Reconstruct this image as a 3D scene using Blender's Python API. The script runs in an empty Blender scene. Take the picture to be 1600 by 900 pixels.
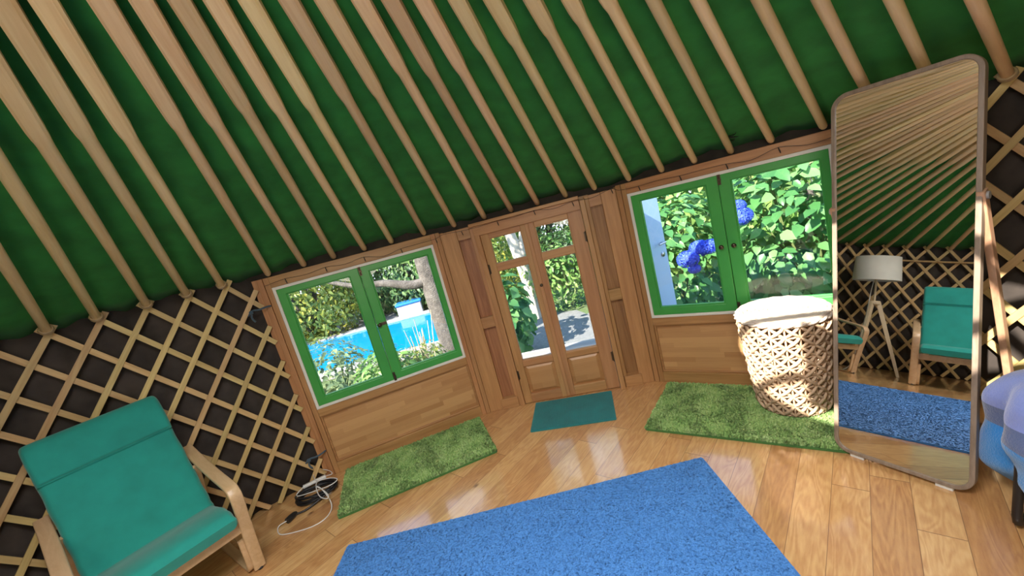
import bpy, bmesh, math, random
from mathutils import Vector, Matrix, noise as mnoise
random.seed(7)
PI = math.pi
scene = bpy.context.scene
COL = scene.collection

# ------------------------------------------------------------------ helpers
def V(*a): return Vector(a)

def link(o, parent=None):
    COL.objects.link(o)
    if parent is not None: o.parent = parent
    return o

def tag(o, label=None, cat=None, group=None, kind=None):
    if label: o['label'] = label
    if cat: o['category'] = cat
    if group: o['group'] = group
    if kind: o['kind'] = kind
    return o

def empty(name, loc=(0, 0, 0), rz=0.0, parent=None):
    o = bpy.data.objects.new(name, None)
    o.empty_display_size = .1
    o.location = loc
    o.rotation_euler = (0, 0, rz)
    return link(o, parent)

class MB:
    """collects geometry for ONE mesh object"""
    def __init__(self): self.v, self.f, self.s, self.m = [], [], [], []
    def add(self, vs, fs, smooth=False, mi=0):
        b = len(self.v)
        self.v.extend([tuple(p) for p in vs])
        for f in fs:
            self.f.append([i + b for i in f]); self.s.append(smooth); self.m.append(mi)
        return self
    def box(self, x0, x1, y0, y1, z0, z1, mi=0):
        vs = [(x0, y0, z0), (x1, y0, z0), (x1, y1, z0), (x0, y1, z0), (x0, y0, z1), (x1, y0, z1), (x1, y1, z1), (x0, y1, z1)]
        return self.add(vs, [(0, 3, 2, 1), (4, 5, 6, 7), (0, 1, 5, 4), (1, 2, 6, 5), (2, 3, 7, 6), (3, 0, 4, 7)], mi=mi)
    def sweep(self, pts, profs, closed=False, caps=True, smooth=True, up=None, mi=0):
        """pts: centre line; profs: one profile [(a,b)..] or a list of one per point; up: fixed side vector or None"""
        pts = [Vector(p) for p in pts]; n = len(pts)
        if not isinstance(profs[0][0], (tuple, list)): profs = [profs] * n
        k = len(profs[0]); vs = []
        side = None
        for i, p in enumerate(pts):
            if closed: t = pts[(i + 1) % n] - pts[i - 1]
            else: t = pts[min(i + 1, n - 1)] - pts[max(i - 1, 0)]
            t.normalize()
            if up is not None:
                u = up(i) if callable(up) else Vector(up)
                sd = t.cross(u)
                if sd.length < 1e-6: sd = Vector((1, 0, 0))
                sd.normalize()
            else:
                if side is None:
                    a = Vector((0, 0, 1)) if abs(t.z) < .9 else Vector((1, 0, 0))
                    sd = t.cross(a).normalized()
                else:
                    sd = (side - t * side.dot(t)).normalized()
            side = sd; nn = sd.cross(t)
            for a, b in profs[i]: vs.append(p + sd * a + nn * b)
        fs = []
        for i in range(n if closed else n - 1):
            j = (i + 1) % n
            for q in range(k):
                r = (q + 1) % k
                fs.append((i * k + q, i * k + r, j * k + r, j * k + q))
        self.add(vs, fs, smooth, mi)
        if caps and not closed:
            self.add(vs[:k], [tuple(range(k))[::-1]], False, mi); self.add(vs[-k:], [tuple(range(k))], False, mi)
        return self
    def tube(self, pts, r, seg=8, closed=False, caps=True, mi=0):
        rr = r if isinstance(r, (list, tuple)) else [r] * len(pts)
        profs = [[(q * math.cos(2 * PI * i / seg), q * math.sin(2 * PI * i / seg)) for i in range(seg)] for q in rr]
        return self.sweep(pts, profs, closed, caps, True, mi=mi)
    def lathe(self, prof, seg=32, c=(0, 0, 0), smooth=True, mi=0):
        vs = []; n = len(prof)
        for i in range(seg):
            a = 2 * PI * i / seg
            for r, z in prof: vs.append((c[0] + r * math.cos(a), c[1] + r * math.sin(a), c[2] + z))
        fs = [(i * n + j, ((i + 1) % seg) * n + j, ((i + 1) % seg) * n + j + 1, i * n + j + 1) for i in range(seg) for j in range(n - 1)]
        return self.add(vs, fs, smooth, mi)
    def ball(self, c, r, seg=10, rings=7, sz=1.0, mi=0):
        return self.lathe([(max(r * math.sin(PI * j / rings), 1e-4), -r * sz * math.cos(PI * j / rings)) for j in range(rings + 1)], seg, c, mi=mi)
    def build(self, name, mat, parent=None, bevel=0, loc=None, rz=None, sub=0):
        me = bpy.data.meshes.new(name)
        me.from_pydata(self.v, [], self.f)
        me.polygons.foreach_set('use_smooth', self.s)
        for m in (mat if isinstance(mat, (list, tuple)) else [mat]): me.materials.append(m)
        me.polygons.foreach_set('material_index', self.m)
        me.update()
        o = bpy.data.objects.new(name, me)
        if loc is not None: o.location = loc
        if rz is not None: o.rotation_euler = (0, 0, rz)
        if bevel:
            b = o.modifiers.new('bevel', 'BEVEL'); b.width = bevel; b.segments = 2; b.limit_method = 'ANGLE'; b.angle_limit = .6
        if sub:
            s = o.modifiers.new('sub', 'SUBSURF'); s.levels = sub; s.render_levels = sub
        return link(o, parent)

def rrect(w, h, r, k=3):
    out = []
    for cx, cy, a0 in ((w / 2 - r, h / 2 - r, 0), (-w / 2 + r, h / 2 - r, 90), (-w / 2 + r, -h / 2 + r, 180), (w / 2 - r, -h / 2 + r, 270)):
        for i in range(k + 1):
            a = math.radians(a0 + 90 * i / k); out.append((cx + r * math.cos(a), cy + r * math.sin(a)))
    return out

def smooth_path(pts, n=6):
    """Catmull-Rom through the points"""
    P = [Vector(p) for p in pts]; P = [P[0] * 2 - P[1]] + P + [P[-1] * 2 - P[-2]]; out = []
    for i in range(1, len(P) - 2):
        for j in range(n):
            t = j / n; a, b, c, d = P[i - 1], P[i], P[i + 1], P[i + 2]
            out.append(.5 * ((2 * b) + (c - a) * t + (2 * a - 5 * b + 4 * c - d) * t * t + (3 * b - a - 3 * c + d) * t ** 3))
    out.append(P[-2]); return out

# ------------------------------------------------------------------ materials
class NT:
    def __init__(self, name):
        self.m = bpy.data.materials.new(name); self.m.use_nodes = True
        self.t = self.m.node_tree; self.t.nodes.clear()
        self.out = self.n('ShaderNodeOutputMaterial')
    def n(self, typ, **kw):
        nd = self.t.nodes.new(typ)
        for k, v in kw.items(): setattr(nd, k, v)
        return nd
    def l(self, a, b): self.t.links.new(a, b)
    def bsdf(self, **kw):
        b = self.n('ShaderNodeBsdfPrincipled')
        for k, v in kw.items(): b.inputs[k.replace('_', ' ')].default_value = v
        self.l(b.outputs[0], self.out.inputs[0]); return b
    def math(self, op, a, b=None):
        m = self.n('ShaderNodeMath', operation=op)
        for i, x in enumerate((a, b)):
            if x is None: continue
            if isinstance(x, (int, float)): m.inputs[i].default_value = x
            else: self.l(x, m.inputs[i])
        return m.outputs[0]
    def ramp(self, fac, stops):
        r = self.n('ShaderNodeValToRGB'); e = r.color_ramp.elements
        while len(e) < len(stops): e.new(.5)
        for x, (p, c) in zip(e, stops): x.position = p; x.color = (*c, 1)
        self.l(fac, r.inputs[0]); return r.outputs[0]
    def mix(self, fac, a, b, typ='MIX'):
        m = self.n('ShaderNodeMix', data_type='RGBA', blend_type=typ)
        for s, x in ((m.inputs[0], fac), (m.inputs[6], a), (m.inputs[7], b)):
            if isinstance(x, (int, float)): s.default_value = x
            elif isinstance(x, tuple): s.default_value = (*x, 1)
            else: self.l(x, s)
        return m.outputs[2]
    def coords(self, scale=(1, 1, 1), rot=(0, 0, 0), kind='Object'):
        tc = self.n('ShaderNodeTexCoord'); mp = self.n('ShaderNodeMapping')
        mp.inputs['Scale'].default_value = scale; mp.inputs['Rotation'].default_value = rot
        self.l(tc.outputs[kind], mp.inputs[0]); return mp.outputs[0]
    def noise(self, vec, scale, detail=3, rough=.5, dist=0):
        n = self.n('ShaderNodeTexNoise'); n.inputs['Scale'].default_value = scale; n.inputs['Detail'].default_value = detail
        n.inputs['Roughness'].default_value = rough; n.inputs['Distortion'].default_value = dist
        if vec is not None: self.l(vec, n.inputs['Vector'])
        return n.outputs['Fac']
    def bump(self, b, h, strength=.3, dist=.01):
        bp = self.n('ShaderNodeBump'); bp.inputs['Strength'].default_value = strength; bp.inputs['Distance'].default_value = dist
        self.l(h, bp.inputs['Height']); self.l(bp.outputs[0], b.inputs['Normal'])

def plain(name, col, rough=.5, metal=0.0, bump=0, bscale=200, var=0.0):
    t = NT(name); b = t.bsdf(Roughness=rough, Metallic=metal)
    b.inputs['Base Color'].default_value = (*col, 1)
    c = t.coords()
    if var:
        n = t.noise(c, 6, 4)
        d = tuple(x * (1 - var) for x in col); l = tuple(min(1, x * (1 + var)) for x in col)
        t.l(t.ramp(n, [(.3, d), (.7, l)]), b.inputs['Base Color'])
    if bump: t.bump(b, t.noise(c, bscale, 3), bump, .004)
    return t.m

def wood(name, light, dark, axis='Z', rough=.45, vary=.12, rings=9, coat=0.0):
    t = NT(name); b = t.bsdf(Roughness=rough)
    if coat: b.inputs['Coat Weight'].default_value = coat; b.inputs['Coat Roughness'].default_value = .15
    s = {'X': (.6, rings, rings), 'Y': (rings, .6, rings), 'Z': (rings, rings, .6)}[axis]
    oi = t.n('ShaderNodeObjectInfo')
    vec = t.coords(s)
    ad = t.n('ShaderNodeVectorMath', operation='ADD'); t.l(vec, ad.inputs[0])
    cmb = t.n('ShaderNodeCombineXYZ'); t.l(t.math('MULTIPLY', oi.outputs['Random'], 37.0), cmb.inputs[0]); t.l(t.math('MULTIPLY', oi.outputs['Random'], 11.0), cmb.inputs[2])
    t.l(cmb.outputs[0], ad.inputs[1])
    n1 = t.noise(ad.outputs[0], 2.2, 4, .55, 1.2); n2 = t.noise(ad.outputs[0], 14, 3, .6)
    f = t.math('ADD', t.math('MULTIPLY', n1, .75), t.math('MULTIPLY', n2, .25))
    c = t.ramp(f, [(.34, dark), (.62, light)])
    hs = t.n('ShaderNodeHueSaturation'); t.l(c, hs.inputs['Color'])
    t.l(t.math('ADD', 1 - vary, t.math('MULTIPLY', oi.outputs['Random'], 2 * vary)), hs.inputs['Value'])
    t.l(t.math('ADD', .5 - vary * .09, t.math('MULTIPLY', t.math('FRACT', t.math('MULTIPLY', oi.outputs['Random'], 7.31)), vary * .18)), hs.inputs['Hue'])
    t.l(hs.outputs[0], b.inputs['Base Color'])
    t.bump(b, n2, .08, .003)
    return t.m

def stave_wood(name, light, dark, row=.038, length=.42, axes='XZ', rough=.4):
    """edge-glued staves, different tone for each"""
    t = NT(name); b = t.bsdf(Roughness=rough)
    sep = t.n('ShaderNodeSeparateXYZ'); tc = t.n('ShaderNodeTexCoord'); t.l(tc.outputs['Object'], sep.inputs[0])
    u = sep.outputs[axes[0]]; w = sep.outputs[axes[1]]
    r = t.math('FLOOR', t.math('DIVIDE', w, row))
    wn = t.n('ShaderNodeTexWhiteNoise', noise_dimensions='1D'); t.l(r, wn.inputs['W'])
    k = t.math('FLOOR', t.math('ADD', t.math('DIVIDE', u, length), t.math('MULTIPLY', wn.outputs[0], 5.0)))
    cmb = t.n('ShaderNodeCombineXYZ'); t.l(r, cmb.inputs[0]); t.l(k, cmb.inputs[1])
    wn2 = t.n('ShaderNodeTexWhiteNoise', noise_dimensions='2D'); t.l(cmb.outputs[0], wn2.inputs['Vector'])
    g = t.n('ShaderNodeCombineXYZ'); t.l(t.math('MULTIPLY', u, 3.0), g.inputs[0]); t.l(t.math('MULTIPLY', w, 60.0), g.inputs[1]); t.l(t.math('MULTIPLY', wn2.outputs[0], 20.0), g.inputs[2])
    n = t.noise(g.outputs[0], 1.6, 4, .6, .6)
    f = t.math('ADD', t.math('MULTIPLY', wn2.outputs[0], .6), t.math('MULTIPLY', n, .4))
    t.l(t.ramp(f, [(.2, dark), (.75, light)]), b.inputs['Base Color'])
    return t.m

def floor_wood():
    t = NT('pine_floor'); b = t.bsdf(Roughness=.28)
    b.inputs['Coat Weight'].default_value = .9; b.inputs['Coat Roughness'].default_value = .10; b.inputs['Coat IOR'].default_value = 1.75
    sep = t.n('ShaderNodeSeparateXYZ'); t.l(t.coords(rot=(0, 0, -math.radians(47.5))), sep.inputs[0])
    u, w = sep.outputs['X'], sep.outputs['Y']
    W = .128; L = 1.15
    wr = t.math('DIVIDE', t.math('ADD', w, .06), W); r = t.math('FLOOR', wr)
    wn = t.n('ShaderNodeTexWhiteNoise', noise_dimensions='1D'); t.l(r, wn.inputs['W'])
    us = t.math('ADD', t.math('DIVIDE', u, L), t.math('MULTIPLY', wn.outputs[0], 9.0)); k = t.math('FLOOR', us)
    cmb = t.n('ShaderNodeCombineXYZ'); t.l(r, cmb.inputs[0]); t.l(k, cmb.inputs[1])
    wn2 = t.n('ShaderNodeTexWhiteNoise', noise_dimensions='2D'); t.l(cmb.outputs[0], wn2.inputs['Vector'])
    g = t.n('ShaderNodeCombineXYZ'); t.l(t.math('MULTIPLY', u, 1.5), g.inputs[0]); t.l(t.math('MULTIPLY', w, 9.0), g.inputs[1]); t.l(t.math('MULTIPLY', wn2.outputs[0], 40.0), g.inputs[2])
    n1 = t.noise(g.outputs[0], 1.3, 2, .5, .8)
    rings = t.math('ADD', .5, t.math('MULTIPLY', t.math('SINE', t.math('MULTIPLY', n1, 58.0)), .5))
    n2 = t.noise(g.outputs[0], 9, 3, .6)
    f = t.math('ADD', t.math('ADD', .05, t.math('MULTIPLY', wn2.outputs[0], .28)), t.math('ADD', t.math('MULTIPLY', rings, .14), t.math('MULTIPLY', n2, .46)))
    c = t.ramp(f, [(.18, (.40, .18, .07)), (.42, (.56, .29, .11)), (.62, (.68, .40, .165)), (.85, (.78, .51, .24))])
    # knots
    kv = t.n('ShaderNodeCombineXYZ'); t.l(t.math('MULTIPLY', u, 1.0), kv.inputs[0]); t.l(t.math('MULTIPLY', w, 1.6), kv.inputs[1])
    vo = t.n('ShaderNodeTexVoronoi'); vo.inputs['Scale'].default_value = 2.1; t.l(kv.outputs[0], vo.inputs['Vector'])
    c = t.mix(t.ramp(vo.outputs['Distance'], [(.018, (1, 1, 1)), (.06, (0, 0, 0))]), c, (.20, .075, .03))
    # seams
    fr = t.math('FRACT', wr); e1 = t.math('LESS_THAN', fr, .018)
    fu = t.math('FRACT', us); e2 = t.math('LESS_THAN', fu, .003)
    e = t.math('MAXIMUM', e1, e2)
    c = t.mix(t.math('MULTIPLY', e, .75), c, (.16, .07, .03))
    t.l(c, b.inputs['Base Color'])
    t.bump(b, t.math('SUBTRACT', t.math('MULTIPLY', n2, .15), e), .12, .004)
    return t.m

def fabric(name, col, var=.15, rough=.9, bscale=900, wr=0.0, sheen=0.2):
    t = NT(name); b = t.bsdf(Roughness=rough)
    b.inputs['Sheen Weight'].default_value = sheen
    c = t.coords(); n = t.noise(c, 8, 4)
    t.l(t.ramp(n, [(.3, tuple(x * (1 - var) for x in col)), (.7, tuple(min(1, x * (1 + var)) for x in col))]), b.inputs['Base Color'])
    h = t.noise(c, bscale, 2)
    if wr: h = t.math('ADD', t.math('MULTIPLY', h, .15), t.math('MULTIPLY', t.noise(t.coords((1, 1, 1)), wr, 3, .5, 1.0), 1.0))
    t.bump(b, h, .35, .006)
    return t.m

def leaf_mat(name, c1, c2, c3, trans=.35, rough=.4):
    t = NT(name)
    g = t.n('ShaderNodeNewGeometry')
    col = t.ramp(g.outputs['Random Per Island'], [(0, c1), (.55, c2), (1, c3)])
    b = t.n('ShaderNodeBsdfPrincipled'); b.inputs['Roughness'].default_value = rough; t.l(col, b.inputs['Base Color'])
    tr = t.n('ShaderNodeBsdfTranslucent'); t.l(col, tr.inputs[0])
    mx = t.n('ShaderNodeMixShader'); mx.inputs[0].default_value = trans
    t.l(b.outputs[0], mx.inputs[1]); t.l(tr.outputs[0], mx.inputs[2]); t.l(mx.outputs[0], t.out.inputs[0])
    return t.m

def glass_mat():
    t = NT('window_glass')
    tr = t.n('ShaderNodeBsdfTransparent'); tr.inputs[0].default_value = (.97, .985, .98, 1)
    gl = t.n('ShaderNodeBsdfGlossy'); gl.inputs['Roughness'].default_value = .01
    fr = t.n('ShaderNodeFresnel'); fr.inputs[0].default_value = 1.5
    mx = t.n('ShaderNodeMixShader'); t.l(fr.outputs[0], mx.inputs[0])
    t.l(tr.outputs[0], mx.inputs[1]); t.l(gl.outputs[0], mx.inputs[2]); t.l(mx.outputs[0], t.out.inputs[0])
    return t.m

M = {}
M['pole'] = wood('pole_wood', (.86, .66, .36), (.74, .51, .25), 'Z', .38, .16, 9)
M['slat'] = wood('slat_wood', (.64, .47, .21), (.48, .31, .12), 'Z', .5, .16, 9)
M['moduleX'] = wood('module_wood_horizontal', (.51, .275, .11), (.37, .18, .066), 'X', .42, .10, 10)
M['moduleZ'] = wood('module_wood_upright', (.51, .275, .11), (.37, .18, .066), 'Z', .42, .10, 10)
M['boardZ'] = wood('recess_board_wood', (.40, .20, .08), (.24, .105, .04), 'Z', .45, .14, 12)
M['staves'] = stave_wood('stave_panel_wood', (.62, .36, .155), (.44, .22, .085))
M['doorX'] = wood('door_wood_horizontal', (.54, .29, .125), (.42, .205, .08), 'X', .4, .06, 10)
M['doorZ'] = wood('door_wood_upright', (.54, .29, .125), (.42, .205, .08), 'Z', .4, .06, 10)
M['doorpanel'] = stave_wood('door_panel_wood', (.55, .30, .125), (.44, .22, .085), .05, .3)
M['floor'] = floor_wood()
M['birch'] = wood('birch_veneer', (.66, .45, .26), (.56, .36, .19), 'X', .35, .05, 8)
M['lampwood'] = wood('pale_lamp_wood', (.68, .54, .36), (.58, .43, .26), 'Z', .45, .05, 8)
M['ash'] = wood('grey_brown_ash', (.30, .225, .17), (.20, .145, .105), 'Z', .45, .04, 14)
M['strut'] = wood('stand_ash', (.55, .33, .20), (.42, .23, .13), 'Z', .45, .04, 14)
M['green_cloth'] = fabric('green_roof_cloth', (.026, .225, .040), .22, .95, 700, 5.0, .05)
M['felt'] = fabric('dark_brown_felt', (.042, .032, .026), .4, .8, 300, 4.0, .05)
M['teal'] = fabric('teal_chair_cloth', (.010, .29, .24), .10, .85, 1200, 9.0, .25)
M['blue_rug'] = None
M['green_paint'] = plain('green_window_paint', (.06, .37, .07), .35, 0, .1, 60, .08)
M['white_paint'] = plain('white_trim_paint', (.80, .78, .72), .45, 0, .1, 80, .05)
M['glass'] = glass_mat()
M['black_plastic'] = plain('black_plastic', (.012, .012, .014), .4)
M['dark_metal'] = plain('dark_bronze_metal', (.10, .075, .05), .4, .8)
M['steel'] = plain('steel', (.55, .55, .56), .3, 1.0)
M['white_plastic'] = plain('white_plastic', (.78, .78, .76), .35)
M['grey_plastic'] = plain('grey_plastic', (.30, .29, .28), .5)
M['rope'] = plain('jute_rope', (.50, .36, .20), .9, 0, .5, 300, .2)
M['straw'] = plain('bleached_seagrass', (.60, .42, .27), .75, 0, .6, 220, .22)
M['straw_lid'] = plain('pale_seagrass_lid', (.68, .57, .47), .8, 0, .6, 220, .15)
M['lamp_cloth'] = fabric('off_white_lampshade_cloth', (.70, .68, .60), .05, .9, 900)
M['blue_tie'] = fabric('blue_grey_strap', (.06, .10, .14), .2, .9)
M['mat'] = fabric('teal_ribbed_mat', (.0, .21, .225), .15, .8, 500)
tm = NT('mirror_glass'); bb = tm.bsdf(Metallic=1.0, Roughness=.008); bb.inputs['Base Color'].default_value = (.76, .77, .76, 1); M['mirror'] = tm.m

def pile(name, c1, c2, c3, gs=.45):
    t = NT(name); b = t.bsdf(Roughness=.7); b.inputs['Sheen Weight'].default_value = .3
    g = t.n('ShaderNodeNewGeometry')
    n = t.noise(t.coords(), 9, 4, .6)
    f = t.math('ADD', t.math('MULTIPLY', g.outputs['Random Per Island'], .45), t.math('MULTIPLY', n, .75))
    t.l(t.ramp(f, [(.28, c1), (.6, c2), (.9, c3)]), b.inputs['Base Color'])
    sc_ = t.n('ShaderNodeVectorMath', operation='SCALE'); t.l(g.outputs['Normal'], sc_.inputs[0]); sc_.inputs['Scale'].default_value = gs
    ad_ = t.n('ShaderNodeVectorMath', operation='ADD'); t.l(sc_.outputs[0], ad_.inputs[0]); ad_.inputs[1].default_value = (0, 0, .8)
    no_ = t.n('ShaderNodeVectorMath', operation='NORMALIZE'); t.l(ad_.outputs[0], no_.inputs[0]); t.l(no_.outputs[0], b.inputs['Normal'])
    return t.m
M['shag'] = pile('green_shag_pile', (.14, .30, .07), (.29, .49, .13), (.47, .64, .25))
M['blue_pile'] = pile('blue_carpet_pile', (.055, .23, .62), (.07, .27, .70), (.09, .31, .76), .25)
M['blue_back'] = fabric('blue_carpet_ground', (.05, .20, .54), .12, .9, 500)
M['shag_back'] = fabric('green_rug_ground', (.05, .16, .03), .2, .9, 300)

# ------------------------------------------------------------------ camera
FPX, PITCH, ROLL = 629.424, -.178, -.258
CH = 1.5
F = V(0, math.cos(PITCH), math.sin(PITCH)); U0 = V(0, -math.sin(PITCH), math.cos(PITCH)); R0 = V(1, 0, 0)
R_ = R0 * math.cos(ROLL) + U0 * math.sin(ROLL); U_ = -R0 * math.sin(ROLL) + U0 * math.cos(ROLL)
cd = bpy.data.cameras.new('camera'); cd.sensor_width = 36; cd.lens = FPX / 1600 * 36; cd.clip_start = .02; cd.clip_end = 200
cam = bpy.data.objects.new('camera', cd)
mw = Matrix.Identity(4)
for i, a in enumerate((R_, U_, -F)):
    for j in range(3): mw[j][i] = a[j]
mw.translation = (0, 0, CH)
cam.matrix_world = mw
link(cam); scene.camera = cam

# ------------------------------------------------------------------ yurt dimensions
C = V(-.256, .260); RY = 2.823; APEX = V(-.35, .148, 2.795)
MOD_L = (-1.637, 2.728, .272); MOD_R = (.877, 2.859, -.647); DOOR = (-.133, 3.044, -.178)
MW, MH = 1.257, 1.5
def on_circle(deg, r, z=0): a = math.radians(deg); return V(C.x + r * math.cos(a), C.y + r * math.sin(a), z)

# floor
mb = MB(); N = 96
ring = [on_circle(360 * i / N, RY + .30) for i in range(N)]
mb.add([(p.x, p.y, 0) for p in ring] + [(p.x, p.y, -.06) for p in ring], [tuple(range(N)), tuple(range(N, 2 * N))[::-1]] + [(i, i + N, (i + 1) % N + N, (i + 1) % N) for i in range(N)])
tag(mb.build('floor', M['floor']), kind='structure')

# felt walls behind the lattice (folded cloth) : left, back, right
def felt(name, d0, d1):
    mb = MB(); n = int((d1 - d0) * 2.0); zs = [0, .2, .4, .6, .8, 1.0, 1.2, 1.4, 1.6]
    rnd = random.Random(name); ph = [rnd.random() * 6 for _ in range(4)]
    vs = []
    for i in range(n + 1):
        d = d0 + (d1 - d0) * i / n
        for z in zs:
            w = .010 * math.sin(d * 1.1 + ph[0] + z * 1.5) + .008 * math.sin(d * 2.3 + ph[1] - z * 2) + .006 * math.sin(d * .6 + z * 7 + ph[2])
            vs.append(on_circle(d, RY + .055 + w * (1 if z > 0 else .5), z))
    k = len(zs)
    fs = [(i * k + j, (i + 1) * k + j, (i + 1) * k + j + 1, i * k + j + 1) for i in range(n) for j in range(k - 1)]
    o = mb.add(vs, fs, True).build(name, M['felt'])
    s = o.modifiers.new('solid', 'SOLIDIFY'); s.thickness = .02; s.offset = -1 if False else 1
    return tag(o, kind='structure')
felt('wall_left', 117.5, 200); felt('wall_back', 200, 290); felt('wall_right', 290, 402)

# roof cloth cone
mb = MB(); n = 220; k = 14; vs = []
for i in range(n + 1):
    d = 360 * i / n
    for j in range(k + 1):
        f = j / k
        b = on_circle(d, RY + .085, 1.526); 
        top = V(APEX.x, APEX.y, 2.50) + (V(b.x - APEX.x, b.y - APEX.y, 0)).normalized() * .84
        p = b.lerp(top, f)
        w = (.010 * math.sin(d * 1.55 + f * 3) + .008 * math.sin(f * 31 + d * .35) + .006 * math.sin(f * 53 - d * .5 + 1.7 * math.sin(d * .21))) * (1 - f * .6)
        p.z += w + .012
        vs.append(p)
fs = [(i * (k + 1) + j, i * (k + 1) + j + 1, (i + 1) * (k + 1) + j + 1, (i + 1) * (k + 1) + j) for i in range(n) for j in range(k)]
o = mb.add(vs, fs, True).build('ceiling', M['green_cloth']); s = o.modifiers.new('solid', 'SOLIDIFY'); s.thickness = .015; s.offset = 1
tag(o, kind='structure')

# crown wheel
crown = empty('crown_wheel', (APEX.x, APEX.y, 2.44)); tag(crown, 'round wooden crown wheel at the top of the yurt holding the roof poles', 'crown wheel')
MB().sweep([(.80 * math.cos(2 * PI * i / 64), .80 * math.sin(2 * PI * i / 64), .02) for i in range(64)], rrect(.06, .11, .01), closed=True, up=(0, 0, 1)).build('rim', M['moduleX'], crown)
CROWN_ANG = math.radians(-24.8)
for ang, off in ((CROWN_ANG, .205), (CROWN_ANG, -.205), (CROWN_ANG + PI / 2, -.42)):
    h = math.sqrt(.78 ** 2 - off ** 2); pts = []
    for i in range(13):
        u = -h + 2 * h * i / 12
        pts.append((u * math.cos(ang) - off * math.sin(ang), u * math.sin(ang) + off * math.cos(ang), .04 + .03 * (1 - (u / h) ** 2)))
    MB().sweep(pts, rrect(.045, .035, .008), up=(0, 0, 1)).build('spoke', M['moduleX'], crown)
fa = math.radians(36.5); fl_ = MB().box(-.64, -.03, .03, .305, .075, .083).build('shade_flap', M['green_cloth'], crown); fl_.rotation_euler = (0, 0, fa)  # guessed, unseen flap, shaped to cast the shadow edge on the basket
MB().box(-.58, .60, -.80, -.44, .085, .093).build('shade_flap', M['green_cloth'], crown)  # unseen flap added to keep the sunbeam off the fleece

# ------------------------------------------------------------------ roof poles
PX_DEG = [138.80, 134.97, 130.61, 126.74, 123.01, 117.58]
def circle_hit(x, y, r=RY):
    d = F + R_ * ((x - 800) / FPX) - U_ * ((y - 450) / FPX)
    ox, oy = -C.x, -C.y
    A = d.x ** 2 + d.y ** 2; B = 2 * (ox * d.x + oy * d.y); cc = ox * ox + oy * oy - r * r
    t = (-B + math.sqrt(B * B - 4 * A * cc)) / (2 * A)
    return math.degrees(math.atan2(d.y * t + oy, d.x * t + ox))
base_px = [(75, 520), (153, 499), (230, 477), (293, 462), (347, 446), (419, 427), (475, 413), (522, 402), (570, 389), (613, 380), (663, 365), (711, 355), (758, 342),
           (800, 330), (841, 320), (885, 307), (930, 295), (983, 278), (1035, 265), (1086, 250), (1143, 234), (1206, 217), (1288, 196)]
degs = [circle_hit(*p) for p in base_px] + [38.3, 34.2, 30.1]
SS = {2: -1.57, 3: -1.32, 4: -1.57, 5: -.82, 6: -.82, 7: .43, 8: -.07, 9: -.32, 10: -.07, 11: -.32, 12: 1.68, 13: .43, 14: -.32, 15: 1.18, 16: .68, 17: -.07, 18: -.07, 19: -.32}
ordw = ['first', 'second', 'third', 'fourth', 'fifth', 'sixth', 'seventh', 'eighth', 'ninth', 'tenth']
plabels = {}
for i in range(5): plabels[i] = '%s of the five roof poles tied to left lattice top, counting from photo left edge' % ordw[i]
for i in range(5, 11): plabels[i] = '%s of six roof poles ending above the left green window, counted from its left' % ordw[i - 5]
plabels[11] = 'roof pole ending over the recessed side panel left of the glazed door'
plabels[12] = 'roof pole ending at the upper left corner of the glazed door frame'
plabels[13] = 'left one of three roof poles ending over the glazed door header'
plabels[14] = 'middle one of three roof poles ending over the glazed door header'
plabels[15] = 'right one of three roof poles ending over the glazed door header'
plabels[16] = 'roof pole ending over the side panel between glazed door and right window'
for i in range(17, 23): plabels[i] = '%s of six roof poles ending above the right green window, counted from its left' % ordw[i - 17]
plabels[20] = 'roof pole above the right window with a black wire wound round its lower end'
plabels[23] = 'roof pole whose lower end goes behind the mirror top near its left corner'
plabels[24] = 'roof pole whose lower end goes behind the mirror top near its right corner'
plabels[25] = 'roof pole tied to the lattice just right of the standing mirror'
step = (30.1 - (138.8 + 4.05 - 360)) / 61
alld = list(degs) + [30.1 - step * i for i in range(1, 62)]
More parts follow.
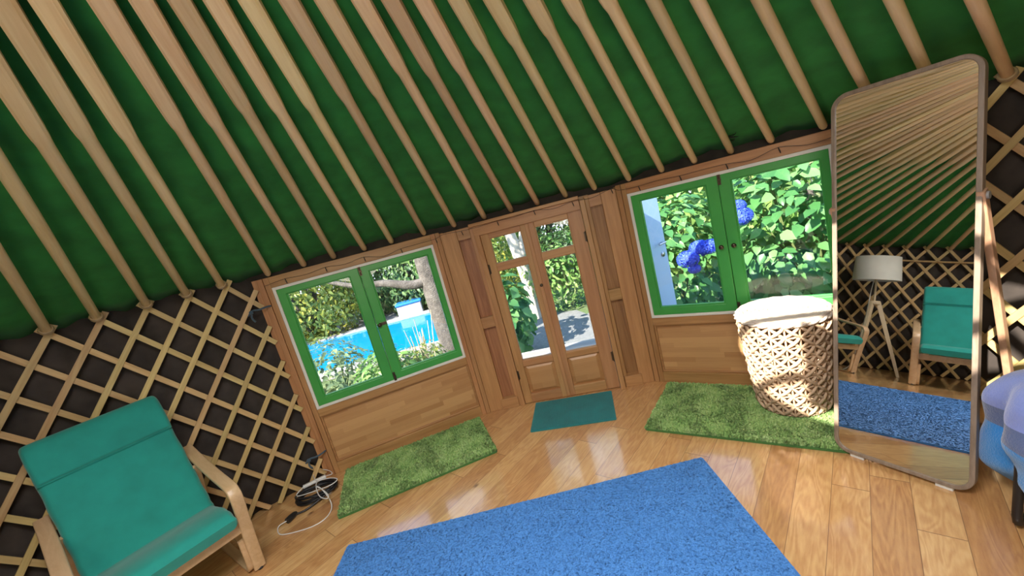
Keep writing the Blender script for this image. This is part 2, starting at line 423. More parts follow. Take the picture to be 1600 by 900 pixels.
def make_pole(i, deg):
    b = on_circle(deg, RY - .02, 1.518)
    ax = V(APEX.x - b.x, APEX.y - b.y, APEX.z - b.z); full = V(ax.x, ax.y).length
    L = ax.length * (full - .80) / full
    ax.normalize()
    s0 = 1.453 + .04 * SS.get(i, random.uniform(-1.3, 1.3))
    s0 = min(s0, L - .3)
    rb = .0195; rm = .0215; w = .0245
    def circ(r, sx=1, sy=1): return [(r * math.cos(2 * PI * q / 16 + PI / 16) * sx, r * math.sin(2 * PI * q / 16 + PI / 16) * sy) for q in range(16)]
    def sq(a, bb):
        out = []
        for q in range(16):
            an = 2 * PI * q / 16 + PI / 16; c, s = math.cos(an), math.sin(an); m = max(abs(c), abs(s)); out.append((a * c / m, bb * s / m))
        return out
    def lerp(p, q, t): return [(x0 + (x1 - x0) * t, y0 + (y1 - y0) * t) for (x0, y0), (x1, y1) in zip(p, q)]
    c1 = circ(rm); q1 = sq(w, .023)
    prof = [(0, circ(rb * .55)), (.008, circ(rb * .85)), (.025, circ(rb)), (.5, circ(.0205)), (1.0, circ(rm)), (s0 - .03, c1), (s0 - .012, lerp(c1, q1, .22)), (s0 + .012, lerp(c1, q1, .65)), (s0 + .045, lerp(c1, q1, .92)), (s0 + .085, q1), (L, sq(.0285, .022))]
    mb = MB(); cut = 5
    # slight natural bow
    bow = random.uniform(-.008, .008)
    pts = [(bow * math.sin(PI * z / L), 0, z) for z, _ in prof]
    mb.sweep(pts, [p for _, p in prof], up=(0, 1, 0), smooth=True)
    o = mb.build('roof_pole', M['pole'])
    # sharp edges on the squared part
    me = o.data
    for pl in me.polygons:
        if min(me.vertices[v].co.z for v in pl.vertices) > s0: pl.use_smooth = False
    zc = ax; rad = V(b.x - C.x, b.y - C.y, 0).normalized()
    xc = V(-rad.y, rad.x, 0); xc = (xc - zc * xc.dot(zc)).normalized(); yc = zc.cross(xc)
    m = Matrix.Identity(4)
    for q, a in enumerate((xc, yc, zc)):
        for j in range(3): m[j][q] = a[j]
    m.translation = b
    o.matrix_world = m
    if i in plabels: tag(o, plabels[i], 'roof pole', 'wooden roof poles of the yurt')
    else: tag(o, 'wooden roof pole beyond the photo edges, seen at most in the mirror', 'roof pole', 'wooden roof poles seen only in the mirror')
    if i in (0, 1, 2, 3, 4, 25):
        t = MB()
        for q in range(3):
            zz = .018 + q * .010
            t.tube([(.024 * math.cos(2 * PI * a / 14), .024 * math.sin(2 * PI * a / 14), zz + .004 * math.sin(2 * PI * a / 14)) for a in range(14)], .0055, 6, closed=True)
        t.tube(smooth_path([(.024, -.005, .02), (.03, -.02, -.01), (.02, -.035, -.03), (.024, -.03, -.05 - (.07 if i == 25 else 0))], 5), .0045, 6)
        t.build('rope_tie', M['rope'], o)
    return o
for i, d in enumerate(alld): make_pole(i, d)

# ------------------------------------------------------------------ lattice walls
SL = .255 / 4.053        # drop in metres for each degree
def slat(deg_top, sgn, lo, hi, rad, parent):
    """sgn +1: runs to larger angles going down"""
    ztop, zbot = 1.545, .0
    # param d = angle ; z = 1.505 - SL*|d-deg_top|
    pts = []
    a0 = deg_top - sgn * (.04 / SL); a1 = deg_top + sgn * ((1.505 - .012) / SL)
    x0, x1 = min(a0, a1), max(a0, a1)
    x0, x1 = max(x0, lo), min(x1, hi)
    if x1 - x0 < 1.2: return
    n = max(3, int((x1 - x0) / 1.6))
    for i in range(n + 1):
        d = x0 + (x1 - x0) * i / n
        z = 1.505 - SL * (d - deg_top) * sgn
        p = on_circle(d, rad, z); pts.append(p)
    mid = pts[0].copy()
    def upf(i):
        r = V(pts[i].x - C.x, pts[i].y - C.y, 0).normalized(); return r
    # local frame with Z along the slat, so the grain follows it
    ax = (pts[-1] - pts[0]).normalized(); rr = V(mid.x - C.x, mid.y - C.y, 0); rr = (rr - ax * rr.dot(ax)).normalized(); xx = rr.cross(ax)
    m = Matrix.Identity(4)
    for q, a in enumerate((xx, rr, ax)):
        for j in range(3): m[j][q] = a[j]
    m.translation = pts[0]; inv = m.inverted()
    rot = inv.to_3x3()
    lp = [inv @ p for p in pts]
    ups = [rot @ upf(i) for i in range(len(pts))]
    mb = MB(); mb.sweep(lp, [(-.0145, -.005), (.0145, -.005), (.0145, .005), (-.0145, .005)], up=lambda i: ups[i], smooth=False)
    # little pegs at the crossings
    o = mb.build('slat', M['slat']); o.matrix_world = m
    if parent: o.parent = parent; o.matrix_parent_inverse = Matrix.Identity(4); o.matrix_world = m
    return o
LO, HI = 119.6, 400.2
tops = [138.80 - 4.05 * i for i in range(1, 12)][::-1] + [138.8 + step * i for i in range(0, 65)] + [138.8 + step * 65 + 4.05 * i for i in range(0, 8)]
names = [(118, 190, 'wooden lattice wall of crossed slats left of the left window, behind the teal armchair'),
         (190, 262, 'wooden lattice wall section out of frame, on the far left side of the room'),
         (262, 330, 'wooden lattice wall section out of frame, behind the photographer'),
         (330, 402, 'wooden lattice wall of crossed slats right of and behind the standing mirror')]
for lo, hi, lab in names:
    root = empty('lattice_panel', on_circle((lo + hi) / 2, RY - .02, 0)); tag(root, lab, 'lattice wall', 'lattice wall sections of the yurt')
    bpy.context.view_layer.update()
    inv = root.matrix_world.inverted()
    for t in tops:
        tt = min(max(t, LO), HI)
        if not (lo <= tt < hi): continue
        for sgn, rad in ((1, RY - .012), (-1, RY - .001)):
            o = slat(t, sgn, LO, HI, rad, None)
            if o:
                mwd = o.matrix_world.copy(); o.parent = root; o.matrix_parent_inverse = inv; o.matrix_world = mwd

# ------------------------------------------------------------------ window modules
def box_obj(name, mat, parent, x0, x1, y0, y1, z0, z1, bevel=.003):
    # own origin at its lower corner so that wood grain differs between pieces
    mb = MB().box(0, x1 - x0, 0, y1 - y0, 0, z1 - z0)
    return mb.build(name, mat, parent, bevel, loc=(x0, y0, z0))

def ring_frame(name, mat, parent, x0, x1, z0, z1, w, y0, y1, bevel=.003, wb=None, wl=None, wr=None):
    wb = w if wb is None else wb; wl = w if wl is None else wl; wr = w if wr is None else wr
    mb = MB()
    o = [(x0, z0), (x1, z0), (x1, z1), (x0, z1)]; i_ = [(x0 + wl, z0 + wb), (x1 - wr, z0 + wb), (x1 - wr, z1 - w), (x0 + wl, z1 - w)]
    vs = [(x, y, z) for y in (y0, y1) for (x, z) in o + i_]
    fs = []
    for k in range(4):
        j = (k + 1) % 4
        fs += [(k, j, 4 + j, 4 + k), (8 + j, 8 + k, 12 + k, 12 + j), (j, k, 8 + k, 8 + j), (4 + k, 4 + j, 12 + j, 12 + k)]
    return mb.add(vs, fs).build(name, mat, parent, bevel)

def window_module(side, base, num):
    root = empty('wall_front_' + side, (base[0], base[1], 0), base[2]); tag(root, kind='structure')
    T = .06
    box_obj('post', M['moduleZ'], root, 0, .034, -.006, T, 0, MH); box_obj('post', M['moduleZ'], root, .036, .070, .0, T, 0, MH)
    box_obj('post', M['moduleZ'], root, MW - .068, MW - .034, 0, T, 0, MH); box_obj('post', M['moduleZ'], root, MW - .033, MW, -.006, T, 0, MH)
    box_obj('top_rail', M['moduleX'], root, .070, MW - .068, 0, T, 1.425, MH)
    box_obj('bottom_rail', M['moduleX'], root, .070, MW - .068, 0, T, 0, .078)
    box_obj('sill_rail', M['moduleX'], root, .070, MW - .068, .0, T, .452, .512)
    box_obj('panel', M['staves'], root, .069, MW - .067, .026, .046, .076, .454, 0)
    # moulding round the panel
    ring_frame('panel_moulding', M['moduleX'], root, .070, MW - .068, .078, .452, .014, .012, .026, .004)
    wn = empty('window_%d' % num, (base[0], base[1], 0), base[2]); tag(wn, kind='structure')
    ring_frame('window_trim', M['white_paint'], wn, .072, 1.190, .512, 1.425, .020, -.008, T - .004, .003)
    for x0, x1, gl in ((.092, .631, 1), (.634, 1.170, 0)):
        wl = .052 if gl else .066; wr = .067 if gl else .037
        s = ring_frame('sash', M['green_paint'], wn, x0, x1, .532, 1.405, .042, -.003, .042, .004, .052, wl, wr)
        # inner chamfer bead
        ring_frame('glazing_bead', M['green_paint'], s, x0 + wl - .001, x1 - wr + .001, .583, 1.364, .008, .006, .034, .002)
        MB().box(x0 + wl - .004, x1 - wr + .004, .018, .022, .580, 1.367).build('pane', M['glass'], s)
    k1 = (.612 if side == 'left' else .602); 
    for kx in ((.655,) if side == 'left' else (.598, .668)):
        kn = MB().lathe([(.001, 0), (.006, 0), (.006, .014), (.013, .018), (.015, .026), (.010, .033), (.001, .034)], 14)
        o = kn.build('knob', M['dark_metal'], wn, loc=(kx, -.003, .965)); o.rotation_euler = (PI / 2, 0, 0)
    if side == 'left':
        box_obj('latch_plate', M['dark_metal'], wn, .655, .705, -.008, -.003, .955, .978, .002)
    # bolts at top and bottom of the meeting stile
    for z0, z1 in ((.525, .590), (1.345, 1.408)):
        b = MB().box(.632, .650, -.010, -.003, z0, z1)
        b.tube([(.641, -.012, z0 + .004), (.641, -.012, z1 - .004)], .004, 8)
        b.box(.637, .653, -.018, -.010, (z0 + z1) / 2 - .005, (z0 + z1) / 2 + .005)
        b.build('bolt', M['dark_metal'], wn)
    return root
window_module('left', MOD_L, 1); window_module('right', MOD_R, 2)

# recessed side panels beside the door
def loc_at(base, u, y=0):
    a = base[2]; return (base[0] + u * math.cos(a) - y * math.sin(a), base[1] + u * math.sin(a) + y * math.cos(a))
mpt2 = loc_at
def side_panel(name, p0, p1, stile_left):
    dx, dy = p1[0] - p0[0], p1[1] - p0[1]; W = math.hypot(dx, dy); root = empty(name, (p0[0], p0[1], 0), math.atan2(dy, dx)); tag(root, kind='structure')
    a, b = ((0, .125), (W - .028, W)) if stile_left else ((0, .028), (W - .105, W))
    box_obj('stile', M['moduleZ'], root, a[0], a[1], 0, .05, .0, 1.485); box_obj('stile', M['moduleZ'], root, b[0], b[1], 0, .05, .0, 1.485)
    box_obj('top_rail', M['moduleX'], root, a[1], b[0], .004, .05, 1.40, 1.485)
    box_obj('mid_rail', M['moduleX'], root, a[1], b[0], .004, .05, .69, .775)
    box_obj('bottom_rail', M['moduleX'], root, a[1] - .02, b[0] + .02, -.012, .05, 0, .085)
    box_obj('board', M['boardZ'], root, a[1] - .005, b[0] + .005, .042, .06, .08, 1.405)
    return root
side_panel('wall_door_left', loc_at(MOD_L, MW + .002), loc_at(DOOR, -.040), True)
side_panel('wall_door_right', loc_at(DOOR, .802), (MOD_R[0] - .003, MOD_R[1] + .003), False)

# glazed double door
door = empty('door_1', (DOOR[0], DOOR[1], 0), DOOR[2]); tag(door, kind='structure')
box_obj('jamb', M['doorZ'], door, -.040, .0, -.02, .07, 0, 1.412)
box_obj('jamb', M['doorZ'], door, .764, .800, -.045, .07, 0, 1.47)
box_obj('header', M['doorX'], door, -.040, .762, -.02, .07, 1.402, 1.475)
box_obj('cornice', M['moduleX'], door, -.060, .762, -.035, .06, 1.476, 1.500)
for x0, x1, px0, px1, rp in ((.002, .357, .063, .308, 0), (.359, .762, .413, .662, 1)):
    leaf = MB()
    # stiles
    leaf.box(0, px0 - x0, 0, .04, 0, 1.40); leaf.box(px1 - x0, x1 - x0, 0, .04, 0, 1.40)
    lf = leaf.build('door_leaf', M['doorZ'], door, .003, loc=(x0, .0, .005))
    rails = MB()
    for z0, z1 in ((0, .075), (.312, .362), (1.102, 1.158), (1.355, 1.40)): rails.box(px0 - x0, px1 - x0, .001, .039, z0, z1)
    rails.build('rail', M['doorX'], lf, .003)
    w0, w1 = px0 - x0, px1 - x0
    pn = MB(); pa = [(w0, .072), (w1, .072), (w1, .315), (w0, .315)]; g = .030
    pb = [(w0 + g, .072 + g), (w1 - g, .072 + g), (w1 - g, .315 - g), (w0 + g, .315 - g)]
    vs = [(x, .026, z) for x, z in pa] + [(x, .008, z) for x, z in pb]
    pn.add(vs, [(k, (k + 1) % 4, 4 + (k + 1) % 4, 4 + k) for k in range(4)] + [(4, 5, 6, 7)]); pn.build('door_panel', M['doorpanel'], lf)
    for z0, z1 in ((.360, 1.104), (1.156, 1.357)):
        MB().box(w0 - .003, w1 + .003, .018, .022, z0 - .003, z1 + .003).build('pane', M['glass'], lf)
        ring_frame('glazing_bead', M['doorX'], lf, w0 - .001, w1 + .001, z0 - .001, z1 + .001, .007, .004, .034, .002)
    hx = -.004 if not rp else x1 - x0 + .001
    for hz in ((1.13, .25) if not rp else (1.20, .26)):
        h = MB().tube([(hx, -.006, hz - .04), (hx, -.006, hz + .04)], .007, 10); h.box(hx - .016, hx + .016, -.003, 0, hz - .035, hz + .035)
        h.build('hinge', M['dark_metal'], lf)
# overlapping cover strip and keyhole plate
box_obj('cover_strip', M['doorZ'], door, .345, .372, -.012, .0, .01, 1.40)
kp = MB().lathe([(.001, 0), (.012, 0), (.012, .004), (.005, .005), (.001, .003)], 14).build('keyhole_plate', M['dark_metal'], door, loc=(.360, -.012, .93)); kp.rotation_euler = (PI / 2, 0, 0)

# corner slips that close the joints
for nm, p in (('trim_1', loc_at(MOD_L, -.012, .03)), ('trim_2', loc_at(MOD_R, MW + .012, .03))):
    tag(MB().box(-.018, .018, -.03, .05, 0, MH).build(nm, M['moduleZ'], loc=(p[0], p[1], 0), rz=(MOD_L if nm[-1] == '1' else MOD_R)[2]), kind='structure')

for nm, base, u in (('trim_3', MOD_L, MW), ('trim_4', MOD_R, 0), ('trim_5', DOOR, -.04), ('trim_6', DOOR, .80)):
    p = loc_at(base, u, .052); tag(MB().box(-.035, .035, 0, .02, 0, MH - .01).build(nm, M['moduleZ'], loc=(p[0], p[1], 0), rz=base[2]), kind='structure')
# dark felt strip that closes the joint between the modules and the roof cloth
hp = [mpt2(MOD_L, -.10, .10), mpt2(MOD_L, MW, .09), mpt2(DOOR, -.04, .09), mpt2(DOOR, .80, .09), mpt2(MOD_R, 0, .09), mpt2(MOD_R, MW + .10, .10)]
hb = MB(); vs = []
for x, y in hp: vs += [(x, y, 1.44), (x, y, 1.66)]
hb.add(vs, [(2 * i, 2 * i + 2, 2 * i + 3, 2 * i + 1) for i in range(5)])
o = hb.build('wall_front_header', M['felt']); sd = o.modifiers.new('solid', 'SOLIDIFY'); sd.thickness = .02; sd.offset = 0; tag(o, kind='structure')

# ------------------------------------------------------------------ rugs
def pile_mesh(w, d, h, dens, tuft, seed, lean=.5, fat=.006, round_=.02):
    rnd = random.Random(seed); mb = MB(); vs, fs = [], []
    n = int(w * d * dens)
    for i in range(n):
        x = rnd.uniform(-w / 2, w / 2); y = rnd.uniform(-d / 2, d / 2)
        # clumps lean together
        an = rnd.uniform(-3.14, 3.14) if fat < .0055 else 4.0 * mnoise.noise(Vector((x * 7 + seed, y * 7, 0))) + rnd.uniform(-2.2, 2.2)
        L = tuft * rnd.uniform(.7, 1.2); le = lean * rnd.uniform(.4, 1.2)
        dx, dy = math.cos(an) * le * L, math.sin(an) * le * L; dz = L * math.sqrt(max(.1, 1 - le * le))
        px, py = -math.sin(an) * fat, math.cos(an) * fat
        b = len(vs)
        vs += [(x - px, y - py, h), (x + px, y + py, h), (x + dx * .55 + px * .8, y + dy * .55 + py * .8, h + dz * .7), (x + dx * .55 - px * .8, y + dy * .55 - py * .8, h + dz * .7), (x + dx, y + dy, h + dz)]
        fs += [(b, b + 1, b + 2, b + 3), (b + 3, b + 2, b + 4)]
    return mb.add(vs, fs)

def rug(name, label, cat, loc, rz, w, d, back, pil, h, dens, tuft, seed, group=None, lean=.5, fat=.006):
    root = empty(name, (loc[0], loc[1], .001), rz); tag(root, label, cat, group)
    MB().sweep([(0, 0, 0), (0, 0, h)], rrect(w, d, .015), up=(0, 1, 0), smooth=False).build('backing', back, root)
    p = pile_mesh(w - .008, d - .008, h, dens, tuft, seed, lean, fat).build('pile', pil, root); p['kind'] = 'stuff'
    return root
def frame_pt(p, a, u, v): return (p[0] + u * math.cos(a) - v * math.sin(a), p[1] + u * math.sin(a) + v * math.cos(a))
aL = .262
rug('shag_rug', 'green shaggy rug on the floor below the left green window', 'rug', frame_pt((-1.372, 2.200), aL, .518, .270), aL, 1.036, .54, M['shag_back'], M['shag'], .012, 60000, .020, 1, 'green shaggy rugs under the windows')
aR = -.655
rug('shag_rug', 'green shaggy rug under the woven laundry basket by right window', 'rug', frame_pt((.575, 2.285), aR, .540, .295), aR, 1.08, .59, M['shag_back'], M['shag'], .012, 60000, .020, 2, 'green shaggy rugs under the windows')
aB = -.02
rug('carpet', 'large plain blue short-pile carpet in the middle of wooden floor', 'carpet', (-.262, 1.93 - 1.40), aB, 1.965, 2.80, M['blue_back'], M['blue_pile'], .010, 52000, .0052, 3, None, .92, .0054)
aM = -.205
mroot = empty('doormat', (*frame_pt((-.133, 2.603), aM, .300, .205), .001), aM); tag(mroot, 'flat teal ribbed doormat in front of the glazed door', 'doormat')
MB().sweep([(0, 0, 0), (0, 0, .007)], rrect(.600, .41, .008), up=(0, 1, 0), smooth=False).build('base', M['mat'], mroot)
rb = MB()
for i in range(46):
    x = -.285 + .57 * i / 45; rb.box(x - .0035, x + .0035, -.19, .19, .007, .0105)
rb.build('ribbing', M['mat'], mroot)

# ------------------------------------------------------------------ armchairs
def strip(mb, path, w, t, ycen, mi=0, n=6):
    pts = smooth_path([(x, ycen, z) for x, z in path], n)
    mb.sweep(pts, rrect(w, t, min(w, t) * .3, 2), up=lambda i: _perp(pts, i), smooth=True, mi=mi)
def _perp(pts, i):
    t = (pts[min(i + 1, len(pts) - 1)] - pts[max(i - 1, 0)]).normalized(); return t.cross(Vector((0, 1, 0))) * -1

def armchair(loc, yaw, label, sc=.92):
    root = empty('armchair', (loc[0], loc[1], 0), yaw); root.scale = (sc, sc, sc)
    tag(root, label, 'armchair', 'teal cushioned bentwood armchairs')
    for s in (-1, 1):
        y = .32 * s
        mb = MB()
        strip(mb, [(.232, .012), (.258, .14), (.308, .34), (.358, .50), (.352, .552), (.305, .580), (.10, .612), (-.12, .655), (-.345, .712)], .062, .022, y)
        a = mb.build('arm_frame', M['birch'], root)
        f = MB().lathe([(.001, 0), (.014, 0), (.016, .006), (.013, .014), (.001, .015)], 14, (.232, y, .0)); f.build('foot_pad', M['black_plastic'], a)
        mb = MB(); strip(mb, [(.262, .24), (.240, .10), (.215, .030), (.15, .012), (0, .012), (-.24, .012), (-.33, .03), (-.365, .09), (-.35, .20), (-.27, .38), (-.18, .55), (-.13, .64)], .050, .020, y * .965 - s * .020)
        mb.build('runner', M['birch'], root)
        mb = MB(); strip(mb, [(.345, .365), (.20, .345), (.0, .305), (-.075, .315), (-.13, .40), (-.22, .65), (-.345, 1.0)], .042, .022, s * .235)
        mb.build('seat_frame', M['birch'], root)
    MB().box(.275, .305, -.30, .30, .295, .360).build('front_rail', M['birch'], root, .004)
    MB().box(-.305, -.285, -.30, .30, .31, .365).build('back_rail', M['birch'], root, .004)
    for x, z in ((-.17, .50), (-.25, .74), (-.33, .95)):
        MB().box(x - .008, x + .008, -.235, .235, z - .03, z + .03).build('back_slat', M['birch'], root, .003)
    # cushion
    path = smooth_path([(.405, .375), (.33, .385), (.20, .378), (.02, .335), (-.055, .345), (-.105, .42), (-.19, .60), (-.29, .79), (-.375, .950)], 6)
    prof = []; pts = [(p[0], 0, p[1]) for p in [(q.x, q.y) for q in [Vector((a.x, a.y)) if False else a for a in path]]] if False else None
    P = smooth_path([(x, 0, z) for x, z in [(.375, .398), (.31, .418), (.20, .412), (.02, .368), (-.045, .378), (-.085, .45), (-.155, .63), (-.235, .83), (-.312, 1.03)]], 6)
    n = len(P)
    profs = []
    for i in range(n):
        f = i / (n - 1); e = min(f, 1 - f) * n
        k = min(1, .62 + .38 * min(e, 4) / 4)
        wv = 1 + .008 * math.sin(i * 1.3)
        profs.append(rrect(.570 * wv - (.02 if e < 1 else 0), .100 * k, .038 * k, 4))
    mb = MB(); mb.sweep(P, profs, up=lambda i: _perp(P, i), smooth=True)
    cu = mb.build('cushion', M['teal'], root); sb = cu.modifiers.new('sub', 'SUBSURF'); sb.levels = 1; sb.render_levels = 1
    # head roll folded over the top
    Q = smooth_path([(x, 0, z) for x, z in [(-.228, .902), (-.236, .94), (-.262, 1.01), (-.292, 1.075), (-.335, 1.085)]], 5)
    n = len(Q); profs = [rrect(.572 - .012 * (abs(i - n / 2) / n), .075 * (1 if 1 < i < n - 2 else .70), .030 * (1 if 1 < i < n - 2 else .70), 4) for i in range(n)]
    mb = MB(); mb.sweep(Q, profs, up=lambda i: _perp(Q, i), smooth=True); hr = mb.build('head_cushion', M['teal'], root); sb = hr.modifiers.new('sub', 'SUBSURF'); sb.levels = 1; sb.render_levels = 1
    return root
armchair((-2.066, 1.868), -.674, 'teal bentwood armchair against the left lattice, at the lower left of the photo')
armchair((-2.05, .74), .12, 'teal bentwood armchair seen only in the mirror, right of the tripod lamp')

# ------------------------------------------------------------------ tripod lamp (seen in the mirror)
lamp = empty('floor_lamp', (-2.37, 1.36, 0), .5); tag(lamp, 'tripod floor lamp with off-white drum shade, seen in the mirror between two armchairs', 'floor lamp')
for k in range(3):
    a = 2 * PI * k / 3 + .1; c, s = math.cos(a), math.sin(a)
    p0 = V(.035 * c, .035 * s, .82); p1 = V(.25 * c, .25 * s, .0)
    ax = (p0 - p1).normalized(); L = (p0 - p1).length
    mb = MB(); mb.sweep([(0, 0, .0), (0, 0, L)], [[(-.012, -.014), (.012, -.014), (.012, .014), (-.012, .014)], [(-.015, -.022), (.015, -.022), (.015, .022), (-.015, .022)]], up=(0, 1, 0), smooth=False)
    o = mb.build('leg', M['lampwood'], lamp, .002); m = Matrix.Identity(4); xx = V(-s, c, 0); yy = ax.cross(xx)
    for q, aa in enumerate((xx, yy, ax)):
        for j in range(3): m[j][q] = aa[j]
    m.translation = p1; o.matrix_local = m
MB().lathe([(.001, .79), (.05, .79), (.055, .80), (.055, .825), (.05, .835), (.001, .835)], 24).build('hub', M['lampwood'], lamp)
MB().tube([(0, 0, .83), (0, 0, 1.12)], .010, 12).build('pole', M['lampwood'], lamp)
MB().lathe([(.215, 1.07), (.200, 1.34), (.197, 1.34), (.212, 1.07), (.215, 1.07)], 48).build('lamp_shade', M['lamp_cloth'], lamp)
b = MB().lathe([(.001, 1.12), (.018, 1.12), (.018, 1.17), (.001, 1.17)], 14); b.ball((0, 0, 1.21), .032); b.build('bulb', M['white_plastic'], lamp)
sp = MB()
for k in range(3): sp.tube([(.016 * math.cos(k * 2.1), .016 * math.sin(k * 2.1), 1.15), (.207 * math.cos(k * 2.1), .207 * math.sin(k * 2.1), 1.15)], .003, 6)
sp.build('shade_spider', M['steel'], lamp)
MB().tube(smooth_path([(0, .015, 1.11), (.02, .03, .95), (.06, .03, .75), (.09, .06, .45), (.13, .10, .12), (.17, .16, .006), (.30, .22, .006)], 6), .004, 6).build('cord', M['white_plastic'], lamp)

# horizontal rail on the lattice (seen in the mirror)
pts = [on_circle(d, RY - .045, 1.36) for d in range(152, 180, 3)]
tag(MB().tube(pts, .011, 10).build('rail', M['slat']), 'thin horizontal wooden rail across the lattice, seen in the mirror right of lampshade', 'rail')

# ------------------------------------------------------------------ standing mirror
MY, LEAN, MWD, MHT = -1.131, .189, .464, 1.646
mir = empty('standing_mirror', (1.414, 1.514, 0), MY); tag(mir, 'tall rounded standing mirror in a grey-brown wooden frame leaning back on its stand', 'mirror')
sl, cl = math.sin(LEAN), math.cos(LEAN)
def mp(x, v, d): return V(x, v * sl + d * cl, .019 + v * cl - d * sl)
def rr_path(w, h, r, k=8):
    out = []
    for cx, cv, a0 in ((w / 2 - r, h - r, 0), (-w / 2 + r, h - r, 90), (-w / 2 + r, r, 180), (w / 2 - r, r, 270)):
        for i in range(k + 1):
            a = math.radians(a0 + 90 * i / k); out.append((cx + r * math.cos(a), cv + r * math.sin(a)))
    return out
fw = .017
pp = rr_path(MWD - fw, MHT - fw, .062 - fw / 2); pts = [mp(x, v + fw / 2, .016) for x, v in pp]
MB().sweep(pts, rrect(.034, fw, .004, 2), closed=True, up=tuple(mp(0, 0, 1) - mp(0, 0, 0))).build('frame', M['ash'], mir) if False else None
# frame ring: profile extends across depth
def frame_ring():
    mb = MB(); outer = rr_path(MWD, MHT, .064); inner = [(x, v + fw) for x, v in rr_path(MWD - 2 * fw, MHT - 2 * fw, .064 - fw)]
    n = len(outer); vs = []
    for d in (0, .034):
        for ring_ in (outer, inner):
            for x, v in ring_: vs.append(mp(x, v, d))
    fs = []
    for i in range(n):
        j = (i + 1) % n
        fs += [(i, n + i, n + j, j), (2 * n + i, 2 * n + j, 3 * n + j, 3 * n + i), (i, j, 2 * n + j, 2 * n + i), (n + j, n + i, 3 * n + i, 3 * n + j)]
    return mb.add(vs, fs)
frame_ring().build('frame', M['ash'], mir, .003)
inner = [(x, v + fw * .7) for x, v in rr_path(MWD - 1.4 * fw, MHT - 1.4 * fw, .064 - fw * .7)]
n = len(inner)
MB().add([mp(x, v, .006) for x, v in inner] + [mp(x, v, .010) for x, v in inner], [tuple(range(n)), tuple(range(n, 2 * n))[::-1]] + [(i, i + n, (i + 1) % n + n, (i + 1) % n) for i in range(n)]).build('mirror_glass', M['mirror'], mir)
MB().add([mp(x, v, .020) for x, v in inner] + [mp(x, v, .028) for x, v in inner], [tuple(range(n)), tuple(range(n, 2 * n))[::-1]] + [(i, i + n, (i + 1) % n + n, (i + 1) % n) for i in range(n)]).build('back_board', M['ash'], mir)
PV = 1.14
for s in (-1, 1):
    top = mp(s * (MWD / 2 - .004), PV, .020); bot = V(s * (MWD / 2 - .004), .515, .025)
    pts = [top + (top - bot).normalized() * .02, top, top.lerp(bot, .5), bot]
    MB().sweep(pts, [(-.011, -.019), (.011, -.019), (.011, .019), (-.011, .019)], up=(1, 0, 0) if False else tuple((bot - top).normalized().cross(V(1, 0, 0))), smooth=False).build('stand_leg', M['strut'], mir, .003)
    kn = MB(); c = top; kn.tube([c + V(s * -.012, 0, 0), c + V(s * .018, 0, 0)], .014, 14); kn.build('pivot_knob', M['grey_plastic'], mir)
    pd_ = MB(); q0 = mp(s * .145, .002, .006)
    pd_.box(q0.x - .026, q0.x + .026, q0.y + .001, q0.y + .022, .0, q0.z + .001); pd_.build('foot_pad', M['white_plastic'], mir, .002)
MB().box(-MWD / 2 - .024, MWD / 2 + .024, .500, .530, .003, .048).build('stand_bar', M['strut'], mir, .004)

# ------------------------------------------------------------------ woven basket
bk = empty('laundry_basket', (1.434, 2.143, .028), .35); tag(bk, 'tall woven seagrass laundry basket with flat lid on green rug by right window', 'basket')
RB, RT, BH = .170, .218, .555
def rad(z): return RB + (RT - RB) * (z / BH) ** .9
NC, NR = 20, 9
bot = MB().lathe([(.001, .004), (.12, .004), (RB, .006), (RB + .004, .014), (RB - .004, .022), (.001, .014)], 40); bot.build('base', M['straw'], bk)
rib = MB()
for k in range(NC):
    a = 2 * PI * k / NC
    rib.tube([(rad(z) * math.cos(a), rad(z) * math.sin(a), z) for z in [BH * q / 10 + .006 * (q == 0) for q in range(11)]], .0060, 5)
rib.build('rib', M['straw'], bk)
we = MB(); rnd = random.Random(3)
for r in range(NR + 1):
    z = .012 + (BH - .02) * r / NR
    n = NC * 4
    for ph in (0, PI):
        we.tube([((rad(z) + .006 * math.cos(i * PI / 2 + ph)) * math.cos(2 * PI * i / n), (rad(z) + .006 * math.cos(i * PI / 2 + ph)) * math.sin(2 * PI * i / n), z + .003 * math.sin(i * PI / 2 + ph)) for i in range(n)], .0050, 5, closed=True)
for r in range(NR):
    z0 = .012 + (BH - .02) * r / NR; z1 = .012 + (BH - .02) * (r + 1) / NR
    for k in range(NC):
        for sg in (1, -1):
            a0 = 2 * PI * (k + (0 if sg > 0 else 1)) / NC; a1 = 2 * PI * (k + (1 if sg > 0 else 0)) / NC
            pts = []
            for q in range(5):
                f = q / 4; a = a0 + (a1 - a0) * f; z = z0 + (z1 - z0) * f; off = .004 + .007 * math.sin(PI * f) * (1 if (k + r) % 2 == (sg > 0) else .4)
                pts.append(((rad(z) + off) * math.cos(a), (rad(z) + off) * math.sin(a), z + rnd.uniform(-.002, .002)))
            we.tube(pts, [.0055, .0090, .0100, .0090, .0055], 5, caps=False)
we.build('weave', M['straw'], bk)
lid = MB()
for q in range(11):
    r = .012 + .0205 * q; n = max(12, int(r * 260))
    zz = BH + .018 + .004 * (1 - (q / 10) ** 2)
    lid.tube([((r + .002 * math.cos(i * 1.7)) * math.cos(2 * PI * i / n), (r + .002 * math.cos(i * 1.7)) * math.sin(2 * PI * i / n), zz + .0015 * math.sin(i * 2.1)) for i in range(n)], .0118, 6, closed=True)
lid.build('lid', M['straw_lid'], bk)
rim = MB(); n = 90
for ph in (0, PI): rim.tube([((RT + .010 + .006 * math.cos(i * .9 + ph)) * math.cos(2 * PI * i / n), (RT + .010 + .006 * math.cos(i * .9 + ph)) * math.sin(2 * PI * i / n), BH + .005 + .006 * math.sin(i * .9 + ph)) for i in range(n)], .0075, 6, closed=True)
